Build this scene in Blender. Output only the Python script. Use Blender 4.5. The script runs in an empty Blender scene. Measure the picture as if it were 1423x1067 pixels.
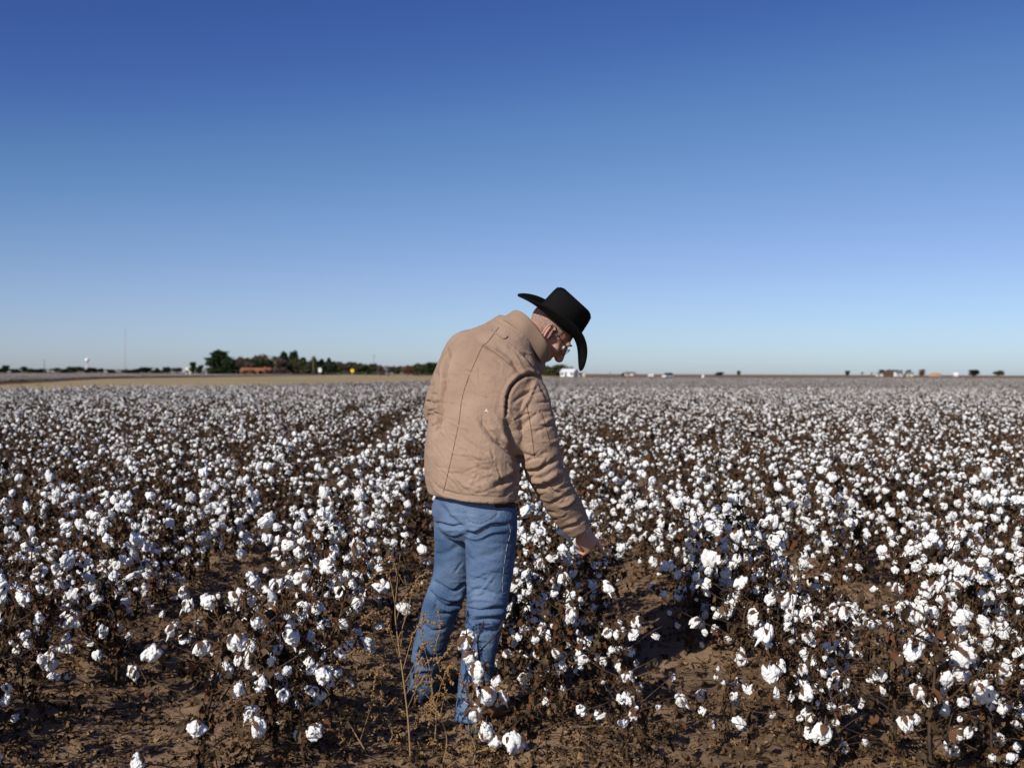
import bpy, bmesh, math, random
import numpy as np
from mathutils import Vector, Matrix, Euler, noise
from mathutils.bvhtree import BVHTree

rad = math.radians
random.seed(11)
rng = np.random.default_rng(11)
S = bpy.context.scene
COL = S.collection

# ------------------------------------------------------------------ camera
EYE = 1.40                     # height of the lens above the furrow
FP = 1556.0                    # focal length in photo pixels
PW, PH = 1423.0, 1067.0
PITCH = math.atan(14.4 / FP)
ROLL = rad(0.21)
c_f = Vector((0, math.cos(PITCH), -math.sin(PITCH)))
c_r = Vector((math.cos(ROLL), 0, math.sin(ROLL)))
c_r = (c_r - c_f * c_r.dot(c_f)).normalized()
c_u = c_r.cross(c_f).normalized()
CAM = Vector((0, 0, EYE))
cam_d = bpy.data.cameras.new('camera')
cam = bpy.data.objects.new('camera', cam_d)
COL.objects.link(cam)
cam.matrix_world = Matrix.Translation(CAM) @ Matrix((c_r, c_u, -c_f)).transposed().to_4x4()
cam_d.sensor_width = 36.0
cam_d.lens = FP / PW * 36.0
cam_d.clip_start = 0.1
cam_d.clip_end = 30000
cam_d.dof.use_dof = True
cam_d.dof.focus_distance = 4.5
cam_d.dof.aperture_fstop = 3.6
S.camera = cam

# ------------------------------------------------------------------ sky, sun, exposure
SUN_EL = rad(32)
SUN_AZ_LEFT = rad(36)          # the sun stands behind the camera, this far round to the left
to_sun = Vector((-math.sin(SUN_AZ_LEFT) * math.cos(SUN_EL), -math.cos(SUN_AZ_LEFT) * math.cos(SUN_EL), math.sin(SUN_EL)))
world = bpy.data.worlds.new('World')
S.world = world
world.use_nodes = True
wn, wl = world.node_tree.nodes, world.node_tree.links
wn.clear()
sky = wn.new('ShaderNodeTexSky')
sky.sky_type = 'NISHITA'
sky.sun_disc = False
sky.sun_elevation = SUN_EL
sky.sun_rotation = math.atan2(to_sun.x, to_sun.y)
sky.altitude = 0
sky.air_density = 0.6
sky.dust_density = 0.5
sky.ozone_density = 2.0
# clear dry high-plains air: the model's sky with more contrast per colour channel
sep = wn.new('ShaderNodeSeparateColor'); cmb = wn.new('ShaderNodeCombineColor')
wl.new(sky.outputs[0], sep.inputs[0])
SKY_CURVES = [[(0.0, 0.0), (0.096, 0.048), (0.145, 0.112), (0.196, 0.188), (0.295, 0.319), (0.457, 0.491), (1.0, 1.074)], [(0.0, 0.0), (0.166, 0.114), (0.244, 0.238), (0.321, 0.337), (0.45, 0.479), (0.582, 0.638), (1.0, 1.096)], [(0.0, 0.0), (0.311, 0.37), (0.429, 0.516), (0.629, 0.768), (1.0, 1.222)]]
for ch, pts_ in enumerate(SKY_CURVES):
    pre = wn.new('ShaderNodeMath'); pre.operation = 'MULTIPLY'; pre.inputs[1].default_value = 0.085
    fc = wn.new('ShaderNodeFloatCurve'); cv = fc.mapping.curves[0]
    fc.mapping.use_clip = False
    for q in pts_[1:-1]: cv.points.new(*q)
    cv.points[0].location = pts_[0]; cv.points[-1].location = pts_[-1]
    fc.mapping.update()
    ml = wn.new('ShaderNodeMath'); ml.operation = 'MULTIPLY'; ml.inputs[1].default_value = 1 / 0.085
    wl.new(sep.outputs[ch], pre.inputs[0]); wl.new(pre.outputs[0], fc.inputs['Value']); wl.new(fc.outputs[0], ml.inputs[0]); wl.new(ml.outputs[0], cmb.inputs[ch])
bg = wn.new('ShaderNodeBackground'); bg.inputs[1].default_value = 0.085
wo = wn.new('ShaderNodeOutputWorld')
wl.new(cmb.outputs[0], bg.inputs[0]); wl.new(bg.outputs[0], wo.inputs[0])
sun_d = bpy.data.lights.new('sun', 'SUN')
sun_d.energy = 4.4
sun_d.angle = rad(0.53)
sun_d.color = (1.0, 0.94, 0.86)
sun = bpy.data.objects.new('sun', sun_d)
COL.objects.link(sun)
sun.rotation_euler = to_sun.to_track_quat('Z', 'Y').to_euler()
S.view_settings.view_transform = 'Standard'
S.view_settings.look = 'None'
S.view_settings.exposure = 0.0
S.view_settings.gamma = 1.0

# ------------------------------------------------------------------ helpers
def px(u, v, d):
    """the world point that stands d metres out along the optical axis at photo position u, v"""
    return CAM + (c_f + c_r * ((u - PW / 2) / FP) + c_u * ((PH / 2 - v) / FP)) * d

def on_ground(u, v, z=0.0):
    dr = c_f + c_r * ((u - PW / 2) / FP) + c_u * ((PH / 2 - v) / FP)
    return CAM + dr * ((z - EYE) / dr.z)

def vnoise(x, y, z=0.0):
    """smooth value noise in [-1, 1] for numpy arrays"""
    x, y, z = np.broadcast_arrays(np.asarray(x, float), np.asarray(y, float), np.asarray(z, float))
    xi, yi, zi = np.floor(x).astype(np.int64), np.floor(y).astype(np.int64), np.floor(z).astype(np.int64)
    fx, fy, fz = x - xi, y - yi, z - zi
    fx, fy, fz = [t * t * (3 - 2 * t) for t in (fx, fy, fz)]
    def h(a, b, c):
        n = (a * 374761393 + b * 668265263 + c * 2147483647 + 12345) & 0xffffffff
        n = ((n ^ (n >> 13)) * 1274126177) & 0xffffffff
        n = n ^ (n >> 16)
        return (n & 0xffff) / 32767.5 - 1.0
    out = 0
    for dx in (0, 1):
        for dy in (0, 1):
            for dz in (0, 1):
                out = out + h(xi + dx, yi + dy, zi + dz) * (fx if dx else 1 - fx) * (fy if dy else 1 - fy) * (fz if dz else 1 - fz)
    return out

class MB:
    """collects shapes; build() links them as one mesh object"""
    def __init__(self):
        self.v, self.f, self.m = [], [], []
    def add(self, verts, faces, mi=0):
        o = len(self.v)
        self.v.extend(tuple(p) for p in verts)
        self.f.extend(tuple(i + o for i in f) for f in faces)
        self.m.extend([mi] * len(faces))
        return self
    def mesh(self, name, mats, smooth=True):
        me = bpy.data.meshes.new(name)
        me.from_pydata(self.v, [], self.f)
        for m in (mats if isinstance(mats, (list, tuple)) else [mats]):
            me.materials.append(m)
        me.polygons.foreach_set('material_index', self.m)
        me.polygons.foreach_set('use_smooth', [smooth] * len(self.f))
        me.update()
        return me
    def build(self, name, mats, parent=None, smooth=True):
        return link(name, self.mesh(name, mats, smooth), parent)
    def box(self, c, s, rot=None, mi=0):
        c = Vector(c)
        vs = [Vector((x * s[0] / 2, y * s[1] / 2, z * s[2] / 2)) for x in (-1, 1) for y in (-1, 1) for z in (-1, 1)]
        if rot is not None:
            vs = [rot @ p for p in vs]
        return self.add([c + p for p in vs], [(0, 1, 3, 2), (4, 6, 7, 5), (0, 4, 5, 1), (2, 3, 7, 6), (0, 2, 6, 4), (1, 5, 7, 3)], mi)
    def tube(self, pts, radii, n=8, sub=0, side=None, cap=True, mi=0):
        v, f = tube(pts, radii, n, sub, side, cap)
        return self.add(v, f, mi)

def link(name, data, parent=None):
    o = bpy.data.objects.new(name, data)
    COL.objects.link(o)
    if parent is not None:
        o.parent = parent
    return o

def thing(name, label, cat, loc=(0, 0, 0), rz=0.0, group=None):
    o = link(name, None)
    o.location = loc
    o.rotation_euler = (0, 0, rz)
    return tag(o, label, cat, group)

def tag(o, label=None, cat=None, group=None, kind=None):
    if label: o['label'] = label
    if cat: o['category'] = cat
    if group: o['group'] = group
    if kind: o['kind'] = kind
    return o

def catmull(P, sub):
    """points (n, k) -> smooth curve through them"""
    P = np.asarray(P, float)
    if sub < 2 or len(P) < 3:
        return P
    Q = np.vstack([2 * P[0] - P[1], P, 2 * P[-1] - P[-2]])
    out = []
    for i in range(1, len(Q) - 2):
        p0, p1, p2, p3 = Q[i - 1], Q[i], Q[i + 1], Q[i + 2]
        for j in range(sub):
            t = j / sub
            out.append(0.5 * (2 * p1 + (p2 - p0) * t + (2 * p0 - 5 * p1 + 4 * p2 - p3) * t * t + (3 * p1 - p0 - 3 * p2 + p3) * t ** 3))
    out.append(P[-1])
    return np.array(out)

def tube(pts, radii, n=8, sub=0, side=None, cap=True):
    """tube along pts; a radius is a number or (along side, across side)"""
    R2 = [(r, r) if np.isscalar(r) else tuple(r) for r in radii]
    D = catmull(np.array([list(p) + list(r) for p, r in zip(pts, R2)], float), sub)
    P, RR = D[:, :3], np.maximum(D[:, 3:], 1e-5)
    T = np.gradient(P, axis=0)
    T /= np.linalg.norm(T, axis=1)[:, None] + 1e-12
    s = np.array(side if side is not None else ((1, 0, 0) if abs(T[0][0]) < 0.8 else (0, 1, 0)), float)
    a = np.linspace(0, 2 * np.pi, n, endpoint=False)
    V = []
    for i in range(len(P)):
        s = s - T[i] * s.dot(T[i])
        s /= np.linalg.norm(s) + 1e-12
        b = np.cross(T[i], s)
        V.append(P[i] + np.cos(a)[:, None] * s * RR[i][0] + np.sin(a)[:, None] * b * RR[i][1])
    V = np.vstack(V)
    F = []
    for i in range(len(P) - 1):
        for j in range(n):
            k = (j + 1) % n
            F.append((i * n + j, i * n + k, (i + 1) * n + k, (i + 1) * n + j))
    if cap:
        F.append(tuple(range(n - 1, -1, -1)))
        F.append(tuple(range((len(P) - 1) * n, len(P) * n)))
    return V, F

def loft(rings, cap=True):
    n = len(rings[0])
    V = np.vstack(rings)
    F = []
    for i in range(len(rings) - 1):
        for j in range(n):
            k = (j + 1) % n
            F.append((i * n + j, i * n + k, (i + 1) * n + k, (i + 1) * n + j))
    if cap:
        F.append(tuple(range(n - 1, -1, -1)))
        F.append(tuple(range((len(rings) - 1) * n, len(rings) * n)))
    return V, F

_ico = {}
def ico(sub):
    if sub not in _ico:
        bm = bmesh.new()
        bmesh.ops.create_icosphere(bm, subdivisions=sub, radius=1.0)
        bm.verts.ensure_lookup_table()
        _ico[sub] = (np.array([v.co[:] for v in bm.verts]), [tuple(v.index for v in f.verts) for f in bm.faces])
        bm.free()
    return _ico[sub]

def ellipsoid(c, r, rot=None, sub=3):
    v, f = ico(sub)
    v = v * np.array(r)
    if rot is not None:
        v = v @ np.array(rot.to_3x3()).T
    return v + np.array(c), f

def fuse(shapes, voxel, smooth=6, name='fused'):
    """overlapping closed shapes -> one continuous surface"""
    mb = MB()
    for v, f in shapes:
        mb.add(v, f)
    o = link(name, mb.mesh(name, []))
    m = o.modifiers.new('r', 'REMESH'); m.mode = 'VOXEL'; m.voxel_size = voxel
    if smooth:
        s = o.modifiers.new('s', 'SMOOTH'); s.factor = 0.5; s.iterations = smooth
    dg = bpy.context.evaluated_depsgraph_get()
    me = bpy.data.meshes.new_from_object(o.evaluated_get(dg))
    old = o.data
    bpy.data.objects.remove(o)
    bpy.data.meshes.remove(old)
    me.polygons.foreach_set('use_smooth', [True] * len(me.polygons))
    me.name = name
    return me

def co_of(me):
    a = np.empty(len(me.vertices) * 3); me.vertices.foreach_get('co', a)
    return a.reshape(-1, 3)

def no_of(me):
    a = np.empty(len(me.vertices) * 3); me.vertices.foreach_get('normal', a)
    return a.reshape(-1, 3)

def set_co(me, a):
    me.vertices.foreach_set('co', a.ravel()); me.update()

# ------------------------------------------------------------------ materials
def material(name, c1, c2=None, scale=8.0, rough=0.9, bump=0.0, bump_scale=60.0, detail=6.0, island=False, spec=0.2, c3=None, stretch=None, metallic=0.0, crumple=None):
    m = bpy.data.materials.new(name)
    m.use_nodes = True
    N, L = m.node_tree.nodes, m.node_tree.links
    b = N['Principled BSDF']
    b.inputs['Roughness'].default_value = rough
    b.inputs['Specular IOR Level'].default_value = spec
    b.inputs['Metallic'].default_value = metallic
    b.inputs['Base Color'].default_value = (*c1, 1)
    tc = N.new('ShaderNodeTexCoord')
    vec = tc.outputs['Object']
    if stretch:
        mp = N.new('ShaderNodeMapping'); mp.inputs['Scale'].default_value = stretch
        L.new(vec, mp.inputs[0]); vec = mp.outputs[0]
    if c2 is not None:
        cr = N.new('ShaderNodeValToRGB')
        cr.color_ramp.elements[0].position = 0.3; cr.color_ramp.elements[1].position = 0.7
        cr.color_ramp.elements[0].color = (*c1, 1); cr.color_ramp.elements[1].color = (*c2, 1)
        if c3 is not None:
            e = cr.color_ramp.elements.new(0.88); e.color = (*c3, 1)
        if island:
            g = N.new('ShaderNodeNewGeometry')
            cr.color_ramp.elements[0].position = 0.1
            L.new(g.outputs['Random Per Island'], cr.inputs[0])
        else:
            n = N.new('ShaderNodeTexNoise'); n.inputs['Scale'].default_value = scale; n.inputs['Detail'].default_value = detail
            L.new(vec, n.inputs['Vector']); L.new(n.outputs[0], cr.inputs[0])
        L.new(cr.outputs[0], b.inputs['Base Color'])
    if bump:
        n2 = N.new('ShaderNodeTexNoise'); n2.inputs['Scale'].default_value = bump_scale; n2.inputs['Detail'].default_value = 8
        L.new(vec, n2.inputs['Vector'])
        bp = N.new('ShaderNodeBump'); bp.inputs['Strength'].default_value = bump; bp.inputs['Distance'].default_value = 0.01
        L.new(n2.outputs[0], bp.inputs['Height']); L.new(bp.outputs[0], b.inputs['Normal'])
        if crumple:
            n3 = N.new('ShaderNodeTexNoise'); n3.noise_type = 'RIDGED_MULTIFRACTAL'; n3.inputs['Scale'].default_value = crumple[0]; n3.inputs['Detail'].default_value = 3; n3.inputs['Distortion'].default_value = 0.8
            L.new(vec, n3.inputs['Vector'])
            b3 = N.new('ShaderNodeBump'); b3.inputs['Strength'].default_value = crumple[1]; b3.inputs['Distance'].default_value = 0.012
            L.new(n3.outputs[0], b3.inputs['Height']); L.new(b3.outputs[0], bp.inputs['Normal'])
    return m

M_soil = material('soil', (0.125, 0.08, 0.05), (0.29, 0.192, 0.12), scale=1.6, rough=1.0, bump=1.0, bump_scale=45, spec=0.05, detail=12)
M_litter = material('dry leaf litter', (0.035, 0.02, 0.011), (0.15, 0.09, 0.045), island=True, rough=0.95, spec=0.05, c3=(0.24, 0.155, 0.085))
M_cotton = material('cotton lint', (0.76, 0.755, 0.73), (0.83, 0.825, 0.80), scale=30, rough=1.0, bump=0.5, bump_scale=140, spec=0.0)
M_bur = material('bur', (0.07, 0.035, 0.018), (0.16, 0.09, 0.05), scale=30, rough=0.8, spec=0.15)
M_stem = material('cotton stem', (0.038, 0.024, 0.017), (0.100, 0.064, 0.042), scale=12, rough=0.8, spec=0.15)
M_leaf = material('withered leaf', (0.026, 0.017, 0.011), (0.118, 0.078, 0.045), island=True, rough=0.9, spec=0.08, c3=(0.115, 0.048, 0.022))
M_weed = material('dry weed', (0.24, 0.155, 0.07), (0.35, 0.235, 0.115), scale=20, rough=0.9)
M_seed = material('dry seed', (0.16, 0.085, 0.035), (0.33, 0.20, 0.09), island=True, rough=0.95)
M_grass = material('dry grass', (0.31, 0.23, 0.12), (0.42, 0.33, 0.185), scale=0.08, rough=1.0, spec=0.05)
M_tan = material('tan canvas', (0.268, 0.184, 0.132), (0.372, 0.262, 0.192), scale=5, rough=0.95, bump=0.38, bump_scale=95, spec=0.1, crumple=(13, 0.16))
M_tan2 = material('tan corduroy', (0.275, 0.192, 0.135), (0.33, 0.235, 0.17), scale=20, rough=0.95, bump=0.3, bump_scale=300, spec=0.1)
M_seam = material('dark seam', (0.16, 0.095, 0.06), rough=0.95)
M_denim = material('denim', (0.034, 0.070, 0.148), (0.145, 0.212, 0.325), scale=6, rough=0.92, bump=0.38, bump_scale=100, spec=0.1, detail=10, crumple=(12, 0.22))
M_stitch = material('faded stitching', (0.34, 0.33, 0.31), rough=0.9)
M_belt = material('dark leather', (0.03, 0.02, 0.015), rough=0.6)
M_hat = material('black felt', (0.0035, 0.0034, 0.0034), (0.0075, 0.007, 0.0065), scale=6, rough=0.85, spec=0.10, bump=0.1, bump_scale=200)
M_band = material('black ribbon', (0.006, 0.006, 0.006), rough=0.5)
M_skin = material('skin', (0.50, 0.245, 0.17), (0.56, 0.31, 0.225), scale=18, rough=0.55, spec=0.35, bump=0.12, bump_scale=120)
M_hair = material('short grey hair', (0.24, 0.16, 0.125), (0.44, 0.31, 0.25), scale=120, rough=0.9, bump=0.5, bump_scale=400)
M_wire = material('dark metal', (0.02, 0.02, 0.02), rough=0.3, metallic=0.8)
M_white = material('white of eye', (0.75, 0.72, 0.68), rough=0.3)
M_boot = material('scuffed leather', (0.16, 0.09, 0.05), (0.25, 0.15, 0.09), scale=18, rough=0.8, bump=0.2)
M_sole = material('grey rubber', (0.09, 0.085, 0.08), (0.15, 0.14, 0.13), scale=30, rough=0.9)
M_fleck = material('pale paint fleck', (0.72, 0.66, 0.60), rough=0.9)
M_bark = material('bark', (0.07, 0.05, 0.035), (0.12, 0.09, 0.065), scale=3, rough=0.95)
M_ever = material('dark evergreen foliage', (0.010, 0.018, 0.010), (0.032, 0.048, 0.022), island=True, rough=0.95, spec=0.05)
M_olive = material('olive foliage', (0.035, 0.042, 0.020), (0.085, 0.085, 0.045), island=True, rough=0.95, spec=0.05)
M_twig = material('bare twigs', (0.07, 0.052, 0.042), (0.13, 0.095, 0.075), island=True, rough=0.95, spec=0.05)
M_rust = material('rusty autumn foliage', (0.07, 0.04, 0.03), (0.15, 0.075, 0.045), island=True, rough=0.95, spec=0.05)
M_brick = material('orange brick', (0.25, 0.10, 0.05), (0.33, 0.14, 0.065), scale=1.2, rough=0.9)
M_cream = material('cream paint', (0.60, 0.57, 0.45), (0.66, 0.63, 0.52), scale=0.8, rough=0.8)
M_wpaint = material('white paint', (0.74, 0.74, 0.72), (0.80, 0.80, 0.78), scale=1.0, rough=0.6)
M_brown = material('brown barn boards', (0.10, 0.06, 0.045), (0.15, 0.09, 0.065), scale=0.8, rough=0.9)
M_roof = material('grey roofing', (0.12, 0.12, 0.12), (0.19, 0.19, 0.185), scale=1.0, rough=0.85)
M_dark = material('dark opening', (0.025, 0.025, 0.028), rough=0.4)
M_steel = material('weathered galvanised steel', (0.35, 0.36, 0.37), (0.42, 0.43, 0.44), scale=2.0, rough=0.6)
M_mast = material('mast paint', (0.42, 0.40, 0.42), rough=0.7)
M_pole = material('weathered pole wood', (0.17, 0.13, 0.10), (0.24, 0.19, 0.15), scale=2.0, rough=0.95)
M_yellow = material('yellow sign paint', (0.80, 0.55, 0.03), rough=0.5)
M_red = material('red paint', (0.35, 0.05, 0.03), rough=0.5)
M_tyre = material('tyre rubber', (0.02, 0.02, 0.02), rough=0.9)
M_earth = material('tan earth heap', (0.36, 0.20, 0.11), (0.44, 0.26, 0.15), scale=0.5, rough=1.0)

# ------------------------------------------------------------------ the field: rows and relief
VPX = math.atan((640 - PW / 2) / FP)          # the rows run away towards this bearing
row_dir = Vector((math.sin(VPX), math.cos(VPX), 0))
row_right = Vector((math.cos(VPX), -math.sin(VPX), 0))
ROWS = [-0.64 - 1.13 * k for k in range(0, 60)][::-1] + [0.38, 1.40] + [1.40 + 1.06 * k for k in range(1, 170)]
ROWS_A = np.array(ROWS)

def relief(x, y):
    x, y = np.asarray(x, float), np.asarray(y, float)
    t = x * row_right.x + y * row_right.y
    i = np.clip(np.searchsorted(ROWS_A, t), 1, len(ROWS_A) - 1)
    near = np.minimum(np.abs(t - ROWS_A[i - 1]), np.abs(t - ROWS_A[i]))
    z = 0.065 * np.exp(-(near / 0.27) ** 2)
    r = np.hypot(x, y)
    fade = np.clip((40 - r) / 25, 0, 1)
    z = z * np.clip((300 - r) / 200, 0, 1)
    z = z + fade * (0.026 * vnoise(x * 3, y * 3) + 0.016 * vnoise(x * 8, y * 8, 3.3) + 0.018 * np.maximum(vnoise(x * 17, y * 17, 7.7), -0.1) + 0.008 * vnoise(x * 45, y * 45, 1.7))
    return z

def gz(x, y):
    return float(relief(x, y))

def axis(lo, hi, step, far):
    a = list(np.arange(lo, hi, step))
    s, p, up = step, a[-1], []
    while p < far:
        s *= 1.16; p += s; up.append(p)
    s, p, dn = step, a[0], []
    while p > -far:
        s *= 1.16; p -= s; dn.append(p)
    return np.array(dn[::-1] + a + up)

gx, gy = axis(-4.2, 4.6, 0.024, 14000), axis(3.2, 9.5, 0.026, 14000)
X, Y = np.meshgrid(gx, gy)
Z = relief(X, Y)
nx, ny = len(gx), len(gy)
me = bpy.data.meshes.new('ground')
me.vertices.add(nx * ny)
me.vertices.foreach_set('co', np.stack([X, Y, Z], -1).ravel())
ii = np.arange(nx * ny).reshape(ny, nx)
Q = np.stack([ii[:-1, :-1], ii[:-1, 1:], ii[1:, 1:], ii[1:, :-1]], -1).reshape(-1, 4)
me.loops.add(Q.size); me.loops.foreach_set('vertex_index', Q.ravel())
me.polygons.add(len(Q)); me.polygons.foreach_set('loop_start', np.arange(0, Q.size, 4)); me.polygons.foreach_set('use_smooth', [True] * len(Q))
me.materials.append(M_soil)
me.update(calc_edges=True); me.validate()
tag(link('ground', me), kind='structure')

# the dry grass verge between this field and the next one, far left
vb = MB()
ys = [30, 50, 70, 90, 120, 160, 220, 300, 420, 600, 900]
lft = lambda y: -50 - 0.27 * (y - 110) if y < 229 else -82 - 0.055 * (y - 229)
rgt = lambda y: -23.5 + 0.127 * (y - 50) if y < 300 else 8.2 + 0.06 * (y - 300)
vs, fs = [], []
for y in ys:
    for t in np.linspace(0, 1, 6):
        x = lft(y) * (1 - t) + rgt(y) * t
        vs.append((x, y, 0.12 + 0.05 * math.sin(x * 0.7 + y * 0.3)))
for i in range(len(ys) - 1):
    for j in range(5):
        a = i * 6 + j
        fs.append((a, a + 1, a + 7, a + 6))
vb.add(vs, fs)
tag(vb.build('grass_verge', M_grass), kind='structure')

# ------------------------------------------------------------------ cotton: bolls, plants
def rand_rot(r):
    return Euler((r.uniform(0, 6.28), r.uniform(0, 6.28), r.uniform(0, 6.28))).to_matrix()

def boll_shape(r, sub=3, lobes=None, low=False):
    """open boll: four or five fluffy locks of lint hanging from the bur, the origin at the stalk"""
    mb = MB()
    n = lobes or r.choice([3, 4, 4, 5])
    droop = r.uniform(0.0, 0.9)
    for k in range(n):
        a = k * 6.283 / n + r.uniform(-0.3, 0.3)
        spread = r.uniform(0.009, 0.0165)
        ln = r.uniform(0.019, 0.029)
        wd = r.uniform(0.0165, 0.0225)
        c = Vector((math.cos(a) * spread, math.sin(a) * spread, -0.020 - 0.016 * droop * r.random()))
        tilt = Matrix.Rotation(r.uniform(-0.35, 0.75), 3, Vector((-math.sin(a), math.cos(a), 0)))
        v, f = ico(sub)
        v = v * np.array((wd, wd * r.uniform(0.85, 1.15), ln))
        v = v @ np.array(tilt).T
        if sub >= 2:
            o = r.uniform(0, 50)
            d = 1 + 0.42 * vnoise(v[:, 0] * 62 + o, v[:, 1] * 62, v[:, 2] * 50) + 0.24 * vnoise(v[:, 0] * 150 + o, v[:, 1] * 150, v[:, 2] * 110) + 0.12 * vnoise(v[:, 0] * 330 + o, v[:, 1] * 330, v[:, 2] * 260)
            v = v * d[:, None]
        mb.add(v + np.array(c), f)
    if sub >= 4 and r.random() < 0.35:      # a loose wisp pulled out of a lock
        a = r.uniform(0, 6.28)
        p = Vector((math.cos(a) * 0.018, math.sin(a) * 0.018, -0.045))
        mb.tube([p, p + Vector((math.cos(a) * 0.008, math.sin(a) * 0.008, -0.014)), p + Vector((math.cos(a) * 0.008, math.sin(a) * 0.016, -0.030))], [0.008, 0.005, 0.0008], 6, 3)
    return mb

def bur_shape(r):
    mb = MB()
    n = r.choice([4, 4, 5])
    for k in range(n):
        a = k * 6.283 / n + r.uniform(-0.2, 0.2)
        o = Vector((math.cos(a), math.sin(a), 0)); s = Vector((-math.sin(a), math.cos(a), 0))
        op = r.uniform(0.7, 1.25)
        rows = []
        for i, (t, w) in enumerate(((0.0, 0.003), (0.35, 0.0115), (0.7, 0.010), (1.0, 0.001))):
            q = o * (0.004 + 0.033 * op * math.sin(t * 1.4)) + Vector((0, 0, 0.003 - 0.034 * t * t))
            rows.append([q - s * w, q + o * 0.003, q + s * w])
        v = [p for rw in rows for p in rw]
        f = []
        for i in range(3):
            for j in range(2):
                b = i * 3 + j
                f.append((b, b + 1, b + 4, b + 3))
        mb.add(v, f)
    mb.tube([(0, 0, 0.028), (0.001, 0, 0.012), (0, 0, -0.004)], [0.002, 0.0024, 0.006], 6)
    return mb

def leaf_into(mb, r, base, out, size, mi=0):
    """one withered curled leaf hanging from base"""
    out = Vector(out).normalized()
    side = out.cross(Vector((0, 0, 1)))
    side = side.normalized() if side.length > 0.1 else Vector((1, 0, 0))
    side = (Matrix.Rotation(r.uniform(-1.2, 1.2), 3, out) @ side)
    curl = r.uniform(0.3, 1.3)
    v, nrow = [], 4
    nrm = side.cross(out).normalized()
    for i in range(nrow):
        t = i / (nrow - 1)
        w = (0.10, 0.44, 0.36, 0.04)[i] * r.uniform(0.75, 1.2)
        ang = -curl * t
        c = base + (out * math.cos(ang * 0.8) + nrm * math.sin(ang) * 0.8) * size * t + Vector((0, 0, -0.25 * size * t * t))
        for j in (-1, 0, 1):
            v.append(c + side * (j * w * size) + nrm * (abs(j) * r.uniform(-0.1, 0.55) * size) + Vector((r.uniform(-1, 1), r.uniform(-1, 1), r.uniform(-1, 1))) * 0.12 * size)
    f = []
    for i in range(nrow - 1):
        for j in range(2):
            b = i * 3 + j
            f.append((b, b + 1, b + 4, b + 3))
    mb.add(v, f, mi)

def plant_shape(r, nb, nleaf, h, n_side=6, sub=2, leafscale=1.0):
    """-> stem MB, leaf MB, list of boll (position, rotation, scale)"""
    st, lf, bolls, nodes = MB(), MB(), [], []
    lean = Vector((r.uniform(-0.12, 0.12), r.uniform(-0.12, 0.12), 0))
    axis_p = []
    for i in range(7):
        t = i / 6
        axis_p.append(Vector((lean.x * t * t + r.uniform(-0.008, 0.008), lean.y * t * t + r.uniform(-0.008, 0.008), h * t - (0.05 if i == 0 else 0))))
    st.tube(axis_p, [0.0075 * (1 - 0.65 * i / 6) for i in range(7)], n_side, sub)
    def main(t):
        k = min(5, int(t * 6)); q = t * 6 - k
        return axis_p[k].lerp(axis_p[k + 1], q)
    nbr = r.randint(15, 19)
    per = [[] for _ in range(nbr)]
    a0 = r.uniform(0, 6.28)
    for b in range(nbr):
        t = 0.10 + 0.86 * b / (nbr - 1)
        a = a0 + b * 2.4 + r.uniform(-0.4, 0.4)
        ln = (0.31 - 0.19 * t) * r.uniform(0.5, 1.2)
        o = Vector((math.cos(a), math.sin(a), 0))
        p0 = main(t)
        rise = r.uniform(0.35, 0.9)
        pts = [p0]
        for i in range(1, 4):
            q = i / 3
            zig = o.cross(Vector((0, 0, 1))) * (0.018 if i % 2 else -0.018)
            pts.append(p0 + o * ln * q + Vector((0, 0, ln * rise * q - 0.06 * ln * q * q)) + zig * r.uniform(0.3, 1.2))
        st.tube(pts, [0.0028, 0.0024, 0.002, 0.0014], max(4, n_side - 1), sub)
        for i in (1, 2, 3):
            nodes.append((t, pts[i], o))
    top = main(1.0)
    nodes.append((1.0, top, Vector((r.uniform(-1, 1), r.uniform(-1, 1), 0)).normalized()))
    # bolls sit on the nodes, most in the upper two thirds
    order = sorted(nodes, key=lambda n: r.random() * (0.75 + 0.6 * n[0]), reverse=True)
    for t, p, o in order[:nb]:
        o2 = (o + Vector((r.uniform(-0.6, 0.6), r.uniform(-0.6, 0.6), 0))).normalized()
        off = o2 * 0.02 + Vector((0, 0, r.uniform(-0.012, 0.02)))
        st.tube([p, p + off * 0.6 + Vector((0, 0, 0.008)), p + off], [0.002, 0.002, 0.0024], 4)
        up = (Vector((0, 0, 1)) - o2 * r.uniform(-0.2, 1.6) + Vector((r.uniform(-0.35, 0.35), r.uniform(-0.35, 0.35), 0))).normalized()
        q = up.to_track_quat('Z', 'Y') @ Euler((0, 0, r.uniform(0, 6.28))).to_quaternion()
        bolls.append((p + off, q, r.choice([0.34, 0.42, 0.48, 0.54, 0.6, 0.68, 0.82]) * r.uniform(0.9, 1.1)))
    for k in range(nleaf):
        t, p, o = r.choice(nodes)
        u_ = r.random()
        if u_ < 0.4:
            t = r.uniform(0.03, 0.9) ; p = main(t)
        if u_ > 0.75:
            q_ = main(t); p = q_.lerp(p, r.random())
        d = (o + Vector((r.uniform(-1, 1), r.uniform(-1, 1), r.uniform(-1.5, 0.1)))).normalized()
        leaf_into(lf, r, p + d * 0.008, d, r.uniform(0.013, 0.034) * leafscale)
    return st, lf, bolls

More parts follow.
